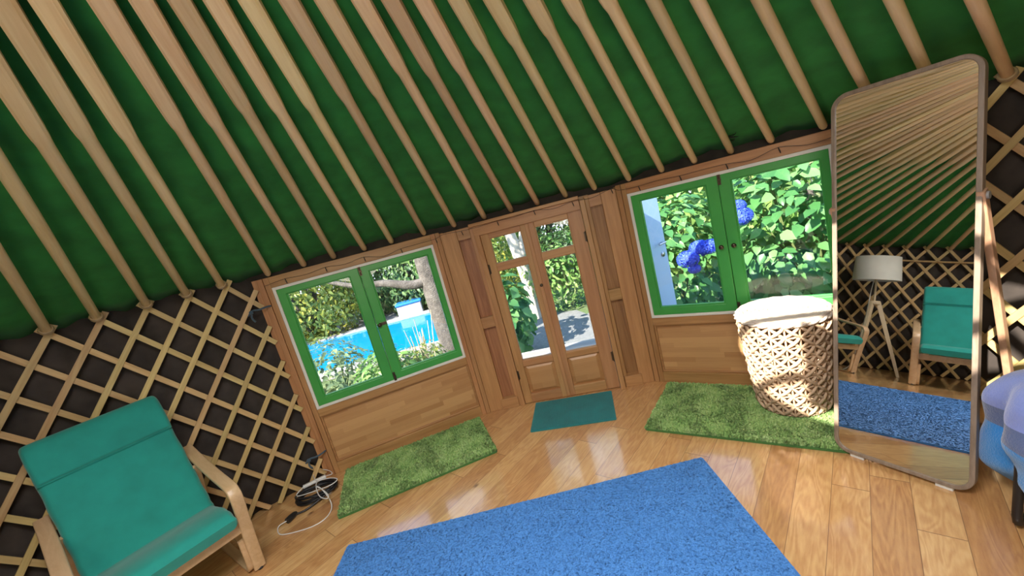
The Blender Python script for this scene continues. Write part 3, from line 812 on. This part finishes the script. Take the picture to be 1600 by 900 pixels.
rim.build('lid_rim', M['straw_lid'], bk)

# ------------------------------------------------------------------ fleece over a black stool at the right edge
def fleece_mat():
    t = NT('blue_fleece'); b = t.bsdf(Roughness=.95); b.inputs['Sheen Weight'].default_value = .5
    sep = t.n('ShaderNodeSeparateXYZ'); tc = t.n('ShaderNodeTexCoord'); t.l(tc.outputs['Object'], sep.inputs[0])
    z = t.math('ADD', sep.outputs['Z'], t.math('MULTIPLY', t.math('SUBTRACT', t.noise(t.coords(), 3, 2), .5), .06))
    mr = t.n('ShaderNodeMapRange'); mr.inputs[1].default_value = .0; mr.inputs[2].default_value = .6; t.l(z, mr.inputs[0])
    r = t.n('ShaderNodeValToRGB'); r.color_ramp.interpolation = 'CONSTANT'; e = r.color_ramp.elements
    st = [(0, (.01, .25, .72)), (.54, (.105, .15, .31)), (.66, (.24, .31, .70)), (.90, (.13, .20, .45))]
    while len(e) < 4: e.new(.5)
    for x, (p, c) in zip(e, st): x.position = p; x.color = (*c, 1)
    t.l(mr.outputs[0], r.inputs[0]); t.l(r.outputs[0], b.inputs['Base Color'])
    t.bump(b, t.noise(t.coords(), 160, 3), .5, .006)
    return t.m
ST = (1.722, 1.092)
fl = MB(); NA, NZ = 72, 22; vs = []
for j in range(NZ + 1):
    f = j / NZ; 
    for i in range(NA):
        a = 2 * PI * i / NA
        lob = abs(math.sin(a * 3.5 + .55 + .25 * math.sin(f * 5)))          # deep hanging folds
        fold = .075 * (lob - .55) + .012 * math.sin(a * 11 + 2.0 + f * 2)
        if f < .25:
            q = f / .25; r = .20 * math.sin(q * PI / 2) + .01; z = .560 - .085 * (1 - math.cos(q * PI / 2)); r += fold * q * .35
        else:
            q = (f - .25) / .75
            belly = math.sin(min(1, q * 1.02) * PI * .93)
            r = .205 + .030 * belly + fold * (.35 + .75 * q) - (.07 * max(0, q - .86) / .14) + .035 * mnoise.noise(Vector((math.cos(a) * 2.6, math.sin(a) * 2.6, f * 4.5)))
            z = .475 - (.338 + .04 * lob) * q + .02 * math.sin(a * 2 + 1.0) * q
        vs.append((r * math.cos(a) * 1.0, r * math.sin(a) * 1.1, z + (.010 * math.sin(a * 3) if f < .25 else 0)))
fs = [(j * NA + i, (j + 1) * NA + i, (j + 1) * NA + (i + 1) % NA, j * NA + (i + 1) % NA) for j in range(NZ) for i in range(NA)]
fs.append(tuple(range(NA))[::-1])
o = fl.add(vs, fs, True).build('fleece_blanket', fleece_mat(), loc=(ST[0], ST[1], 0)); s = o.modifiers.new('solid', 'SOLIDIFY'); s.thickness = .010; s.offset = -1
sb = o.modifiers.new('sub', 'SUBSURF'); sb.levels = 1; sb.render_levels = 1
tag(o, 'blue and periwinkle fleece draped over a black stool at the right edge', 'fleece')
stl = empty('stool', (ST[0], ST[1], 0), .30); tag(stl, 'black tubular stool hidden under the blue fleece at the right edge', 'stool')
for s in (-1, 1):
    y = .135 * s
    pts = [(-.15, y, .43), (-.165, y, .25), (-.195, y, .06), (-.190, y, .028), (-.165, y, .014), (.165, y, .014), (.190, y, .028), (.195, y, .06), (.165, y, .25), (.15, y, .43)]
    MB().tube(pts, .0135, 10).build('leg_loop', M['black_plastic'], stl)
MB().sweep([(0, 0, .425), (0, 0, .446)], rrect(.32, .31, .04), up=(0, 1, 0), smooth=False).build('seat', M['black_plastic'], stl, .004)

# ------------------------------------------------------------------ cables on the floor
def flpx(x, y, z=0):
    d = F + R_ * ((x - 800) / FPX) - U_ * ((y - 450) / FPX); t = (z - CH) / d.z
    return V(d.x * t, d.y * t, z)
cpos = flpx(497, 774)
ext = empty('extension_cable', (cpos.x, cpos.y, 0)); tag(ext, 'coiled black extension cable on the floor between left lattice and green rug', 'extension cable')
pts = []
for i in range(24 * 6 + 1):
    a = 2 * PI * i / 24; r = .095 + .018 * math.sin(i * .53) + .012 * math.sin(i * .211); pts.append((r * 1.15 * math.cos(a), r * .9 * math.sin(a) + .006 * math.sin(i * .7), .008 + .0065 * (i // 24) + .004 * (1 + math.sin(i * .9))))
pl = flpx(456, 813); pr = pl - V(cpos.x, cpos.y, 0)
pts += smooth_path([(pts[-1][0] - .01, pts[-1][1] - .05, .03), (pr.x * .45 + .03, pr.y * .55 - .03, .010), (pr.x * .85, pr.y * .85, .014), (pr.x, pr.y, .018)], 6)
MB().tube(pts, .0068, 7).build('cable', M['black_plastic'], ext)
dv = V(pr.x, pr.y, 0).normalized()
e = MB(); e.tube([pr + V(0, 0, .020) - dv * .045, pr + V(0, 0, .020) - dv * .03, pr + V(0, 0, .020), pr + V(0, 0, .020) + dv * .028], [.009, .017, .020, .019], 14); e.build('socket', M['black_plastic'], ext)
# white adapter and its cord
wa = empty('power_adapter', (cpos.x, cpos.y, 0)); tag(wa, 'slim white power adapter with white cord lying on the black coiled cable', 'power adapter')
def rel(x, y, z): p = flpx(x, y, z); return p - V(cpos.x, cpos.y, 0)
a0, a1 = rel(474, 761, .062), rel(509, 744, .062)
MB().sweep([a0, a1], rrect(.026, .020, .006), up=(0, 0, 1), smooth=True).build('adapter_body', M['white_plastic'], wa, .002)
cp = [a0, rel(464, 772, .05), rel(467, 775, .046), rel(490, 768, .053), rel(516, 758, .06), rel(527, 749, .062), rel(516, 747, .062), rel(497, 752, .072), rel(494, 762, .076), rel(500, 776, .06), rel(511, 779, .056), rel(513, 774, .058), rel(505, 766, .066), rel(494, 760, .080), rel(500, 762, .078), rel(511, 774, .05), rel(518, 788, .020), rel(516, 800, .006), rel(505, 813, .005), rel(485, 824, .005), rel(455, 833, .005), rel(438, 835, .005), rel(434, 828, .006), rel(437, 821, .012), pr + V(0, 0, .02) + dv * .02]
MB().tube(smooth_path(cp, 6), .0032, 7).build('cord', M['white_plastic'], wa)
cp = [a1, rel(519, 740, .06), rel(513, 735, .07), rel(500, 734, .08), rel(490, 740, .08), rel(492, 748, .082), rel(497, 752, .075)]
MB().tube(smooth_path(cp, 6), .0026, 7).build('cord', M['white_plastic'], wa)

# straps tying lattice to the module post
def mpt(base, u, y, z):
    p = loc_at(base, u, y); return V(p[0], p[1], z)
for z, lab in ((1.31, 'dark strap tying upper lattice to the post left of left window'), (.20, 'dark strap tying lower lattice to the post above the cables')):
    t = empty('tie_strap', tuple(mpt(MOD_L, -.03, -.03, z))); tag(t, lab, 'strap', 'straps between lattice and post'); t.rotation_euler = (0, 0, MOD_L[2])
    MB().tube(smooth_path([(-.075, -.012, -.02), (-.04, -.022, .005), (0, -.02, .002), (.04, -.012, .006), (.062, .018, .004)], 5), .006, 7).build('strap', M['blue_tie'], t)
    kb = MB(); kb.ball((-.05, -.022, -.004), .014, 10, 7); kb.tube(smooth_path([(-.05, -.022, -.01), (-.055, -.026, -.04), (-.045, -.02, -.07)], 4), .006, 6); kb.build('knot', M['blue_tie'], t)

# fairy light wire pinned along the top
def wire_pts():
    out = []
    rnd = random.Random(5)
    for base, u0, u1, z in ((MOD_L, .04, 1.22, 1.445), (DOOR, -.25, .99, 1.465), (MOD_R, .03, 1.22, 1.455)):
        n = 9
        for i in range(n + 1):
            u = u0 + (u1 - u0) * i / n
            out.append(mpt(base, u, -.060 if base is DOOR else -.014, z + (.012 if i % 2 else .002) + rnd.uniform(-.012, .012)))
    return out
wp = wire_pts()
fw_ = empty('fairy_light_wire', (0, 0, 0)); tag(fw_, 'thin dark fairy light wire pinned along the tops of windows and door', 'wire')
MB().tube(smooth_path(wp, 4), .0015, 6).build('wire', M['black_plastic'], fw_)
for i in range(1, len(wp), 2):
    p = wp[i]; MB().tube([p, p + V(.004, -.004, -.022), p + V(.006, -.005, -.034)], [.0022, .0035, .002], 6).build('bulb', M['black_plastic'] if i % 4 else M['white_plastic'], fw_)
d = degs[20]; b = on_circle(d, RY - .12, 1.60); pts = []
for i in range(40):
    a = i * .75; pts.append(b + V(.030 * math.cos(a) + .0012 * i - .01, -.02 + .03 * math.sin(a), -.02 + .0012 * i + .018 * math.sin(a * .6)))
MB().tube(smooth_path(pts, 2), .002, 5).build('loop', M['black_plastic'], fw_)

# ------------------------------------------------------------------ outdoors
GZ = -.32
def ground_mat(name, c1, c2, c3, scale=6, bump=.5):
    t = NT(name); b = t.bsdf(Roughness=.95); c = t.coords()
    n = t.math('ADD', t.math('MULTIPLY', t.noise(c, scale, 5, .65), .6), t.math('MULTIPLY', t.noise(c, scale * 9, 3), .4))
    t.l(t.ramp(n, [(.3, c1), (.5, c2), (.7, c3)]), b.inputs['Base Color']); t.bump(b, n, bump, .03); return t.m
M['earth'] = ground_mat('garden_soil', (.05, .09, .025), (.11, .16, .05), (.20, .22, .10), 3)
M['gravel'] = ground_mat('grey_gravel', (.14, .14, .14), (.23, .23, .23), (.34, .33, .32), 25)
M['stone'] = ground_mat('pool_paving', (.22, .21, .21), (.32, .30, .30), (.42, .40, .38), 8, .2)
M['deckw'] = stave_wood('grey_deck_boards', (.42, .38, .36), (.30, .27, .25), .11, 2.4, 'XY', .7)
M['bark'] = ground_mat('tree_bark', (.05, .042, .036), (.13, .11, .095), (.25, .22, .19), 9, 1.0)
M['stem'] = plain('green_stem', (.13, .17, .05), .7)
M['dry'] = plain('dry_stalk', (.62, .50, .32), .8)
def box_struct(name, mat, x0, x1, y0, y1, z0, z1): return tag(MB().box(x0, x1, y0, y1, z0, z1).build(name, mat), kind='structure')
g = MB(); n = 40; vs = []
for i in range(n + 1):
    for j in range(n + 1):
        x = -22 + 44 * i / n; y = -18 + 44 * j / n; r = math.hypot(x, y)
        vs.append((x, y, GZ - .02 + (.05 * math.sin(x * 1.3) * math.cos(y * .9) if r > 5 and not (-8 < x < 1 and 6 < y < 11) else 0)))
g.add(vs, [(i * (n + 1) + j, (i + 1) * (n + 1) + j, (i + 1) * (n + 1) + j + 1, i * (n + 1) + j + 1) for i in range(n) for j in range(n)], True)
tag(g.build('ground', M['earth']), kind='structure')
tag(MB().box(-.9, 1.5, 0, 1.15, -.05, 0).build('porch_deck', M['deckw'], loc=(.06, 3.32, -.09), rz=-.178), kind='structure')
gp = MB().sweep([(0, 0, 0), (0, 0, .03)], [(1.5 * math.cos(2 * PI * i / 24) * (1 + .12 * math.sin(i * 1.7)), 1.3 * math.sin(2 * PI * i / 24) * (1 + .1 * math.sin(i * 2.3))) for i in range(24)], up=(0, 1, 0), smooth=False).build('gravel_path', M['gravel'], loc=(.55, 5.3, -.335)); tag(gp, kind='structure')
# pool
tag(MB().box(-9.4, -.2, 6.3, 11.2, 0, .05).build('pool_paving', M['stone'], loc=(0, 0, GZ - .01)), kind='structure')
wm = NT('pool_water'); wb = wm.bsdf(Roughness=.05); wb.inputs['Base Color'].default_value = (.0, .24, .56, 1); wb.inputs['IOR'].default_value = 1.33
wm.bump(wb, wm.noise(wm.coords(), 5, 3), .15, .03)
pool = empty('swimming_pool', (-4.7, 8.0, GZ + .04)); tag(pool, 'bright blue rectangular swimming pool outside beyond the left window', 'swimming pool')
MB().box(-3.9, 4.0, -1.45, 1.38, .005, .02).build('water', wm.m, pool)
cop = MB()
for a in ((-4.15, 4.25, 1.38, 1.62), (-4.15, 4.25, -1.70, -1.45), (-4.15, -3.9, -1.45, 1.38), (4.0, 4.25, -1.45, 1.38)): cop.box(a[0], a[1], a[2], a[3], 0, .06)
cop.build('coping', M['stone'], pool, .01)
bx = empty('garden_box', (-2.56, 9.88, GZ + .04), .1); tag(bx, 'pale storage box with a blue lid standing at the far pool edge', 'box')
MB().box(-.30, .30, -.2, .2, 0, .30).build('body', plain('lilac_plastic', (.42, .40, .50), .5), bx, .02)
MB().box(-.32, .32, -.22, .22, .30, .36).build('lid', plain('blue_lid_plastic', (.03, .22, .62), .4), bx, .02)

# vegetation
def leaf_cloud(center, radii, n, size, seed, broad=.45, droop=.3, shell=.55, lumps=5, zmin=None, updir=.4):
    rnd = random.Random(seed); vs, fs = [], []
    lump = [(Vector((rnd.gauss(0, 1), rnd.gauss(0, 1), rnd.gauss(0, .8))).normalized(), rnd.uniform(.10, .32)) for _ in range(lumps)]
    for i in range(n):
        dv_ = Vector((rnd.gauss(0, 1), rnd.gauss(0, 1), rnd.gauss(0, 1))).normalized()
        rr = shell + (1 - shell) * rnd.random() ** .6
        for ld, lh in lump: rr += lh * max(0, dv_.dot(ld) - .6)
        p = Vector((center[0] + dv_.x * radii[0] * rr, center[1] + dv_.y * radii[1] * rr, center[2] + dv_.z * radii[2] * rr))
        if zmin is not None and p.z < zmin: p.z = zmin + rnd.random() * .3
        nrm = (dv_ + Vector((rnd.uniform(-.6, .6), rnd.uniform(-.6, .6), updir + rnd.uniform(-.4, .6)))).normalized()
        tg = Vector((rnd.uniform(-1, 1), rnd.uniform(-1, 1), -droop + rnd.uniform(-.4, .2))) + dv_ * .6
        tg = (tg - nrm * tg.dot(nrm))
        if tg.length < 1e-3: continue
        tg.normalize(); sd = nrm.cross(tg); L = size * rnd.uniform(.6, 1.25); w = L * broad; b = len(vs)
        vs += [p, p + tg * L * .28 + sd * w * .5 + nrm * w * .16, p + tg * L * .65 + sd * w * .42 + nrm * w * .12, p + tg * L - nrm * L * .10, p + tg * L * .65 - sd * w * .42 + nrm * w * .12, p + tg * L * .28 - sd * w * .5 + nrm * w * .16, p + tg * L * .5 + nrm * .01 * L]
        fs += [(b, b + 1, b + 6), (b + 1, b + 2, b + 6), (b + 2, b + 3, b + 6), (b + 3, b + 4, b + 6), (b + 4, b + 5, b + 6), (b + 5, b, b + 6)]
    return MB().add(vs, fs, True)
M['lf_hyd'] = leaf_mat('hydrangea_leaf', (.06, .20, .055), (.12, .32, .095), (.24, .47, .16), .35, .35)
M['lf_dark'] = leaf_mat('dark_hedge_leaf', (.05, .11, .04), (.11, .20, .07), (.22, .32, .10), .3)
M['lf_mid'] = leaf_mat('grey_green_leaf', (.13, .20, .10), (.26, .35, .16), (.46, .50, .24), .4)
M['lf_yel'] = leaf_mat('sunny_yellow_green_leaf', (.14, .20, .05), (.30, .36, .08), (.62, .56, .10), .45)
M['lf_lime'] = leaf_mat('fresh_green_leaf', (.10, .24, .05), (.22, .40, .09), (.42, .58, .18), .4)
M['fl_blue'] = leaf_mat('hydrangea_flower_blue', (.03, .07, .62), (.06, .14, .80), (.16, .26, .90), .3, .6)

def bush(name, label, cat, center, radii, n, size, mat, seed, group=None, trunk=None, **kw):
    root = empty(name, (center[0], center[1], GZ)); tag(root, label, cat, group)
    leaf_cloud((0, 0, center[2] - GZ), radii, n, size, seed, zmin=.05, **kw).build('foliage', mat, root)
    rnd = random.Random(seed + 99); mb = MB(); h = center[2] - GZ
    tr = trunk or (.02, 7)
    for k in range(tr[1]):
        a = rnd.uniform(0, 6.28); q = rnd.uniform(.2, .75); x, y = radii[0] * q * math.cos(a), radii[1] * q * math.sin(a)
        b0 = V(rnd.uniform(-.1, .1), rnd.uniform(-.1, .1), -.02)
        mb.tube(smooth_path([b0, V(x * .35, y * .35, h * .5), V(x * .8, y * .8, h), V(x, y, h + radii[2] * .55)], 4), [tr[0] * (1 - .7 * i / 12) for i in range(13)], 7)
    mb.build('stem' if tr[0] < .05 else 'trunk', M['stem'] if tr[0] < .05 else M['bark'], root)
    return root
def flower_head(parent, p, r, seed):
    rnd = random.Random(seed); vs, fs = [], []
    for i in range(150):
        dv_ = Vector((rnd.gauss(0, 1), rnd.gauss(0, 1), rnd.gauss(0, 1) + .25)).normalized(); c = Vector(p) + Vector((dv_.x * r, dv_.y * r, dv_.z * r * .78))
        a = dv_.orthogonal().normalized(); a.rotate(Matrix.Rotation(rnd.random() * 6, 3, dv_)); b_ = dv_.cross(a); s = r * .24
        for q in range(4):
            e1 = a * math.cos(q * PI / 2) + b_ * math.sin(q * PI / 2); e2 = a * math.cos(q * PI / 2 + PI / 2) + b_ * math.sin(q * PI / 2 + PI / 2); k = len(vs)
            vs += [c, c + (e1 * .9 - e2 * .35) * s + dv_ * s * .1, c + e1 * s * 1.1, c + (e1 * .9 + e2 * .35) * s + dv_ * s * .1]; fs.append((k, k + 1, k + 2, k + 3))
    mb = MB().add(vs, fs, True); mb.ball(p, r * .8, 10, 7, .78)
    return mb.build('flower_head', M['fl_blue'], parent)

def at(x, y, t):
    d = F + R_ * ((x - 800) / FPX) - U_ * ((y - 450) / FPX); return V(d.x * t, d.y * t, CH + d.z * t)
# hydrangeas beyond the right window
hyd1 = bush('hydrangea_bush', 'hydrangea bush with blue flower heads outside the left pane of right window', 'hydrangea', (1.95, 4.75, .50), (.72, .55, .85), 1000, .14, M['lf_hyd'], 11, 'hydrangeas outside the right window', broad=.6, updir=.8, droop=.5)
for i, (x, y, r) in enumerate(((1093, 388, .10), (1075, 405, .105), (1110, 385, .09), (1085, 420, .06))):
    p = at(x, y, 4.05); flower_head(hyd1, (p.x - 1.95, p.y - 4.75, p.z - GZ), r, 40 + i)
hyd2 = bush('hydrangea_bush', 'tall green hydrangea bush filling the right pane of the right window', 'hydrangea', (3.35, 4.35, .62), (.95, .80, 1.10), 1900, .15, M['lf_hyd'], 12, 'hydrangeas outside the right window', broad=.62, updir=.8, droop=.5)
for i, (x, y, r) in enumerate(((1158, 338, .10), (1153, 322, .07))):
    p = at(x, y, 3.75); flower_head(hyd2, (p.x - 3.35, p.y - 4.35, p.z - GZ), r, 50 + i)
bush('hydrangea_bush', 'paler hydrangea bush standing behind the others outside the right window', 'hydrangea', (3.2, 6.3, 1.1), (1.7, .8, 1.3), 1500, .20, M['lf_lime'], 13, 'hydrangeas outside the right window', broad=.6)
# outer door leaf, swung open
od = empty('outer_door', (.74, 3.06, -.02), math.atan2(.36, .63)); tag(od, 'pale blue outer door leaf swung open outside the right window', 'door')
MB().box(0, .735, 0, .035, 0, 1.45).build('leaf', plain('pale_blue_paint', (.42, .60, .82), .4, 0, .05, 40), od, .004)
hd = MB(); hd.tube([(.675, -.005, .96), (.675, -.045, .96)], .008, 10); hd.tube([(.685, -.045, .96), (.60, -.045, .958)], .008, 10); hd.build('door_handle', M['steel'], od)
MB().lathe([(.001, 0), (.022, 0), (.022, .006), (.001, .007)], 18).build('lock_plate', M['steel'], od, loc=(.675, -.001, .86)).rotation_euler = (PI / 2, 0, 0)

# trees and shrubs beyond the left window
tr = empty('tree', (-.97, 5.35, GZ)); tag(tr, 'tree with rough grey trunk right of the pool in the left window', 'tree')
tb = MB(); tb.tube(smooth_path([(.02, 0, -.05), (0, 0, .3), (-.03, .02, 1.1), (-.05, .03, 2.0), (-.12, .05, 3.2), (-.1, .1, 4.2)], 6), [.20 - .003 * i for i in range(31)], 16)
tb.tube(smooth_path([(-.03, .0, 1.24), (-.30, -.05, 1.25), (-.65, -.02, 1.36), (-1.05, .05, 1.42), (-1.6, .1, 1.66)], 6), [.075 - .0022 * i for i in range(25)], 10)
tb.build('trunk', M['bark'], tr)
leaf_cloud((-.1, .1, 4.3), (2.0, 1.8, 1.3), 3000, .13, 21).build('foliage', M['lf_mid'], tr)
k = 0
for (x, y, z, rx, ry, rz, n, mat, lab) in (
    (-8.0, 12.6, 1.6, 1.9, 1.3, 2.2, 7500, 'lf_dark', 'dark green tree far left beyond the pool'),
    (-5.6, 11.6, 1.5, 1.5, 1.1, 1.9, 7500, 'lf_yel', 'yellow-green sunlit tree beyond the pool in the left pane'),
    (-4.1, 12.9, 1.9, 1.5, 1.2, 2.4, 7500, 'lf_mid', 'grey-green tree beyond the pool behind the left window meeting stile'),
    (-2.3, 12.2, 1.3, 1.4, 1.0, 1.9, 7500, 'lf_dark', 'dark shrubby tree beyond the pool behind the pale box'),
    (-.6, 11.0, 1.8, 1.5, 1.2, 2.3, 7500, 'lf_lime', 'bright green tree in distance behind the left door pane'),
    (1.3, 12.2, 2.0, 1.5, 1.2, 2.5, 7500, 'lf_mid', 'pale grey-green tree in distance behind the right door pane'),
    (3.6, 10.5, 1.8, 1.8, 1.3, 2.4, 7500, 'lf_dark', 'dark tree in distance behind the hydrangeas, left one'),
    (6.4, 9.0, 1.8, 2.0, 1.5, 2.5, 7500, 'lf_mid', 'grey-green tree in distance behind the hydrangeas, right one'),
    (-10.8, 11.0, 1.6, 2.0, 1.5, 2.4, 7500, 'lf_mid', 'grey-green tree at the far left end of the pool')):
    bush('tree', lab, 'tree', (x * .90, y - 1.65, z * .9), (rx, ry, rz), n, .135, M[mat], 60 + k, 'garden trees beyond the pool and path', trunk=(.09, 4)); k += 1
bush('shrub', 'pale leafy shrub in the lower left corner of the left window', 'shrub', (-2.40, 4.65, .10), (.62, .36, .50), 1300, .085, M['lf_mid'], 81, 'shrubs close outside the windows')
bush('shrub', 'low green shrub below the meeting stile of the left window', 'shrub', (-1.55, 4.35, .05), (.42, .33, .40), 900, .085, M['lf_lime'], 82, 'shrubs close outside the windows')
sh = bush('shrub', 'yellow-green shrub with dry stalks at the foot of the tree', 'shrub', (-1.22, 4.62, .02), (.32, .26, .30), 500, .075, M['lf_yel'], 83, 'shrubs close outside the windows')
ds = MB(); rnd = random.Random(9)
for i in range(16):
    a = rnd.uniform(0, 6.28); q = rnd.uniform(.05, .28); h = rnd.uniform(.55, 1.0)
    ds.tube([(q * .5 * math.cos(a), q * .5 * math.sin(a), .1), (q * math.cos(a), q * math.sin(a), h * .6), (q * 1.5 * math.cos(a), q * 1.5 * math.sin(a), h)], [.008, .006, .004], 5)
ds.build('dry_stalk', M['dry'], sh)
# beyond the door
bush('shrub', 'big round-leaved shrub beside the path behind the left door pane', 'shrub', (-.28, 5.05, .25), (.46, .40, .58), 420, .17, M['lf_hyd'], 84, 'shrubs along the garden path', broad=.75)
bush('shrub', 'leafy green shrub behind the right door pane above the gravel', 'shrub', (.95, 6.7, .45), (.75, .50, .65), 1500, .09, M['lf_lime'], 85, 'shrubs along the garden path')
bush('shrub', 'bright green shrub behind the top of the left door pane', 'shrub', (-.30, 7.4, .75), (.60, .5, .9), 1400, .09, M['lf_yel'], 86, 'shrubs along the garden path')
tr2 = empty('tree', (.30, 6.75, GZ)); tag(tr2, 'pale forked tree trunk in the sun behind the left door pane', 'tree')
tb = MB(); tb.tube(smooth_path([(.05, 0, -.05), (0, 0, .6), (-.08, .0, 1.3), (-.20, .0, 2.2), (-.3, .1, 3.4)], 6), [.13 - .003 * i for i in range(25)], 14)
tb.tube(smooth_path([(-.02, 0, 1.0), (.16, .02, 1.6), (.42, .05, 2.3), (.6, .1, 3.3)], 6), [.085 - .0025 * i for i in range(19)], 10)
tb.build('trunk', plain('pale_bark', (.62, .54, .44), .9, 0, .8, 30, .3), tr2)
leaf_cloud((.1, .1, 4.2), (1.8, 1.6, 1.1), 2200, .13, 23).build('foliage', M['lf_lime'], tr2)

# ------------------------------------------------------------------ light
w = bpy.data.worlds.new('sky'); scene.world = w; w.use_nodes = True
nt = w.node_tree; nt.nodes.clear()
out = nt.nodes.new('ShaderNodeOutputWorld'); bg = nt.nodes.new('ShaderNodeBackground'); bg.inputs[1].default_value = 2.7
tc = nt.nodes.new('ShaderNodeTexCoord'); sp_ = nt.nodes.new('ShaderNodeSeparateXYZ'); rp = nt.nodes.new('ShaderNodeValToRGB')
nt.links.new(tc.outputs['Generated'], sp_.inputs[0]); nt.links.new(sp_.outputs['Z'], rp.inputs[0])
e = rp.color_ramp.elements; e[0].position = 0; e[0].color = (.80, .88, 1, 1); e[1].position = .6; e[1].color = (.30, .50, .95, 1)
nt.links.new(rp.outputs[0], bg.inputs[0]); nt.links.new(bg.outputs[0], out.inputs[0])

SUN = V(1.01, .81, -1.0).normalized()
sd_ = bpy.data.lights.new('sun', 'SUN'); sd_.energy = 17.0; sd_.angle = math.radians(.5); sd_.color = (1, .93, .82)
so = bpy.data.objects.new('sun', sd_); so.rotation_euler = SUN.to_track_quat('-Z', 'Y').to_euler(); so.location = (-6, -4, 8); link(so)
# daylight coming down through the open crown
al = bpy.data.lights.new('crown_daylight', 'AREA'); al.shape = 'DISK'; al.size = 1.3; al.energy = 125; al.color = (1, .97, .93)
ao = bpy.data.objects.new('crown_daylight', al); ao.location = (APEX.x, APEX.y, 2.75); link(ao)

bl = bpy.data.lights.new('bounce_fill', 'AREA'); bl.shape = 'DISK'; bl.size = 1.2; bl.energy = 26; bl.color = (1, .90, .74)  # added fill light behind the camera, brightens the roof poles like bounced light
bo = bpy.data.objects.new('bounce_fill', bl); bo.location = (-.2, -1.25, 1.66); bo.rotation_euler = V(-.05, 1, .16).to_track_quat('-Z', 'Y').to_euler(); link(bo)
scene.view_settings.view_transform = 'Standard'; scene.view_settings.look = 'None'; scene.view_settings.gamma = 1; scene.view_settings.use_curve_mapping = False
scene.view_settings.exposure = 0.0
scene.cycles.use_denoising = True
scene.cycles.max_bounces = 10; scene.cycles.transparent_max_bounces = 16
scene.cycles.sample_clamp_indirect = 6
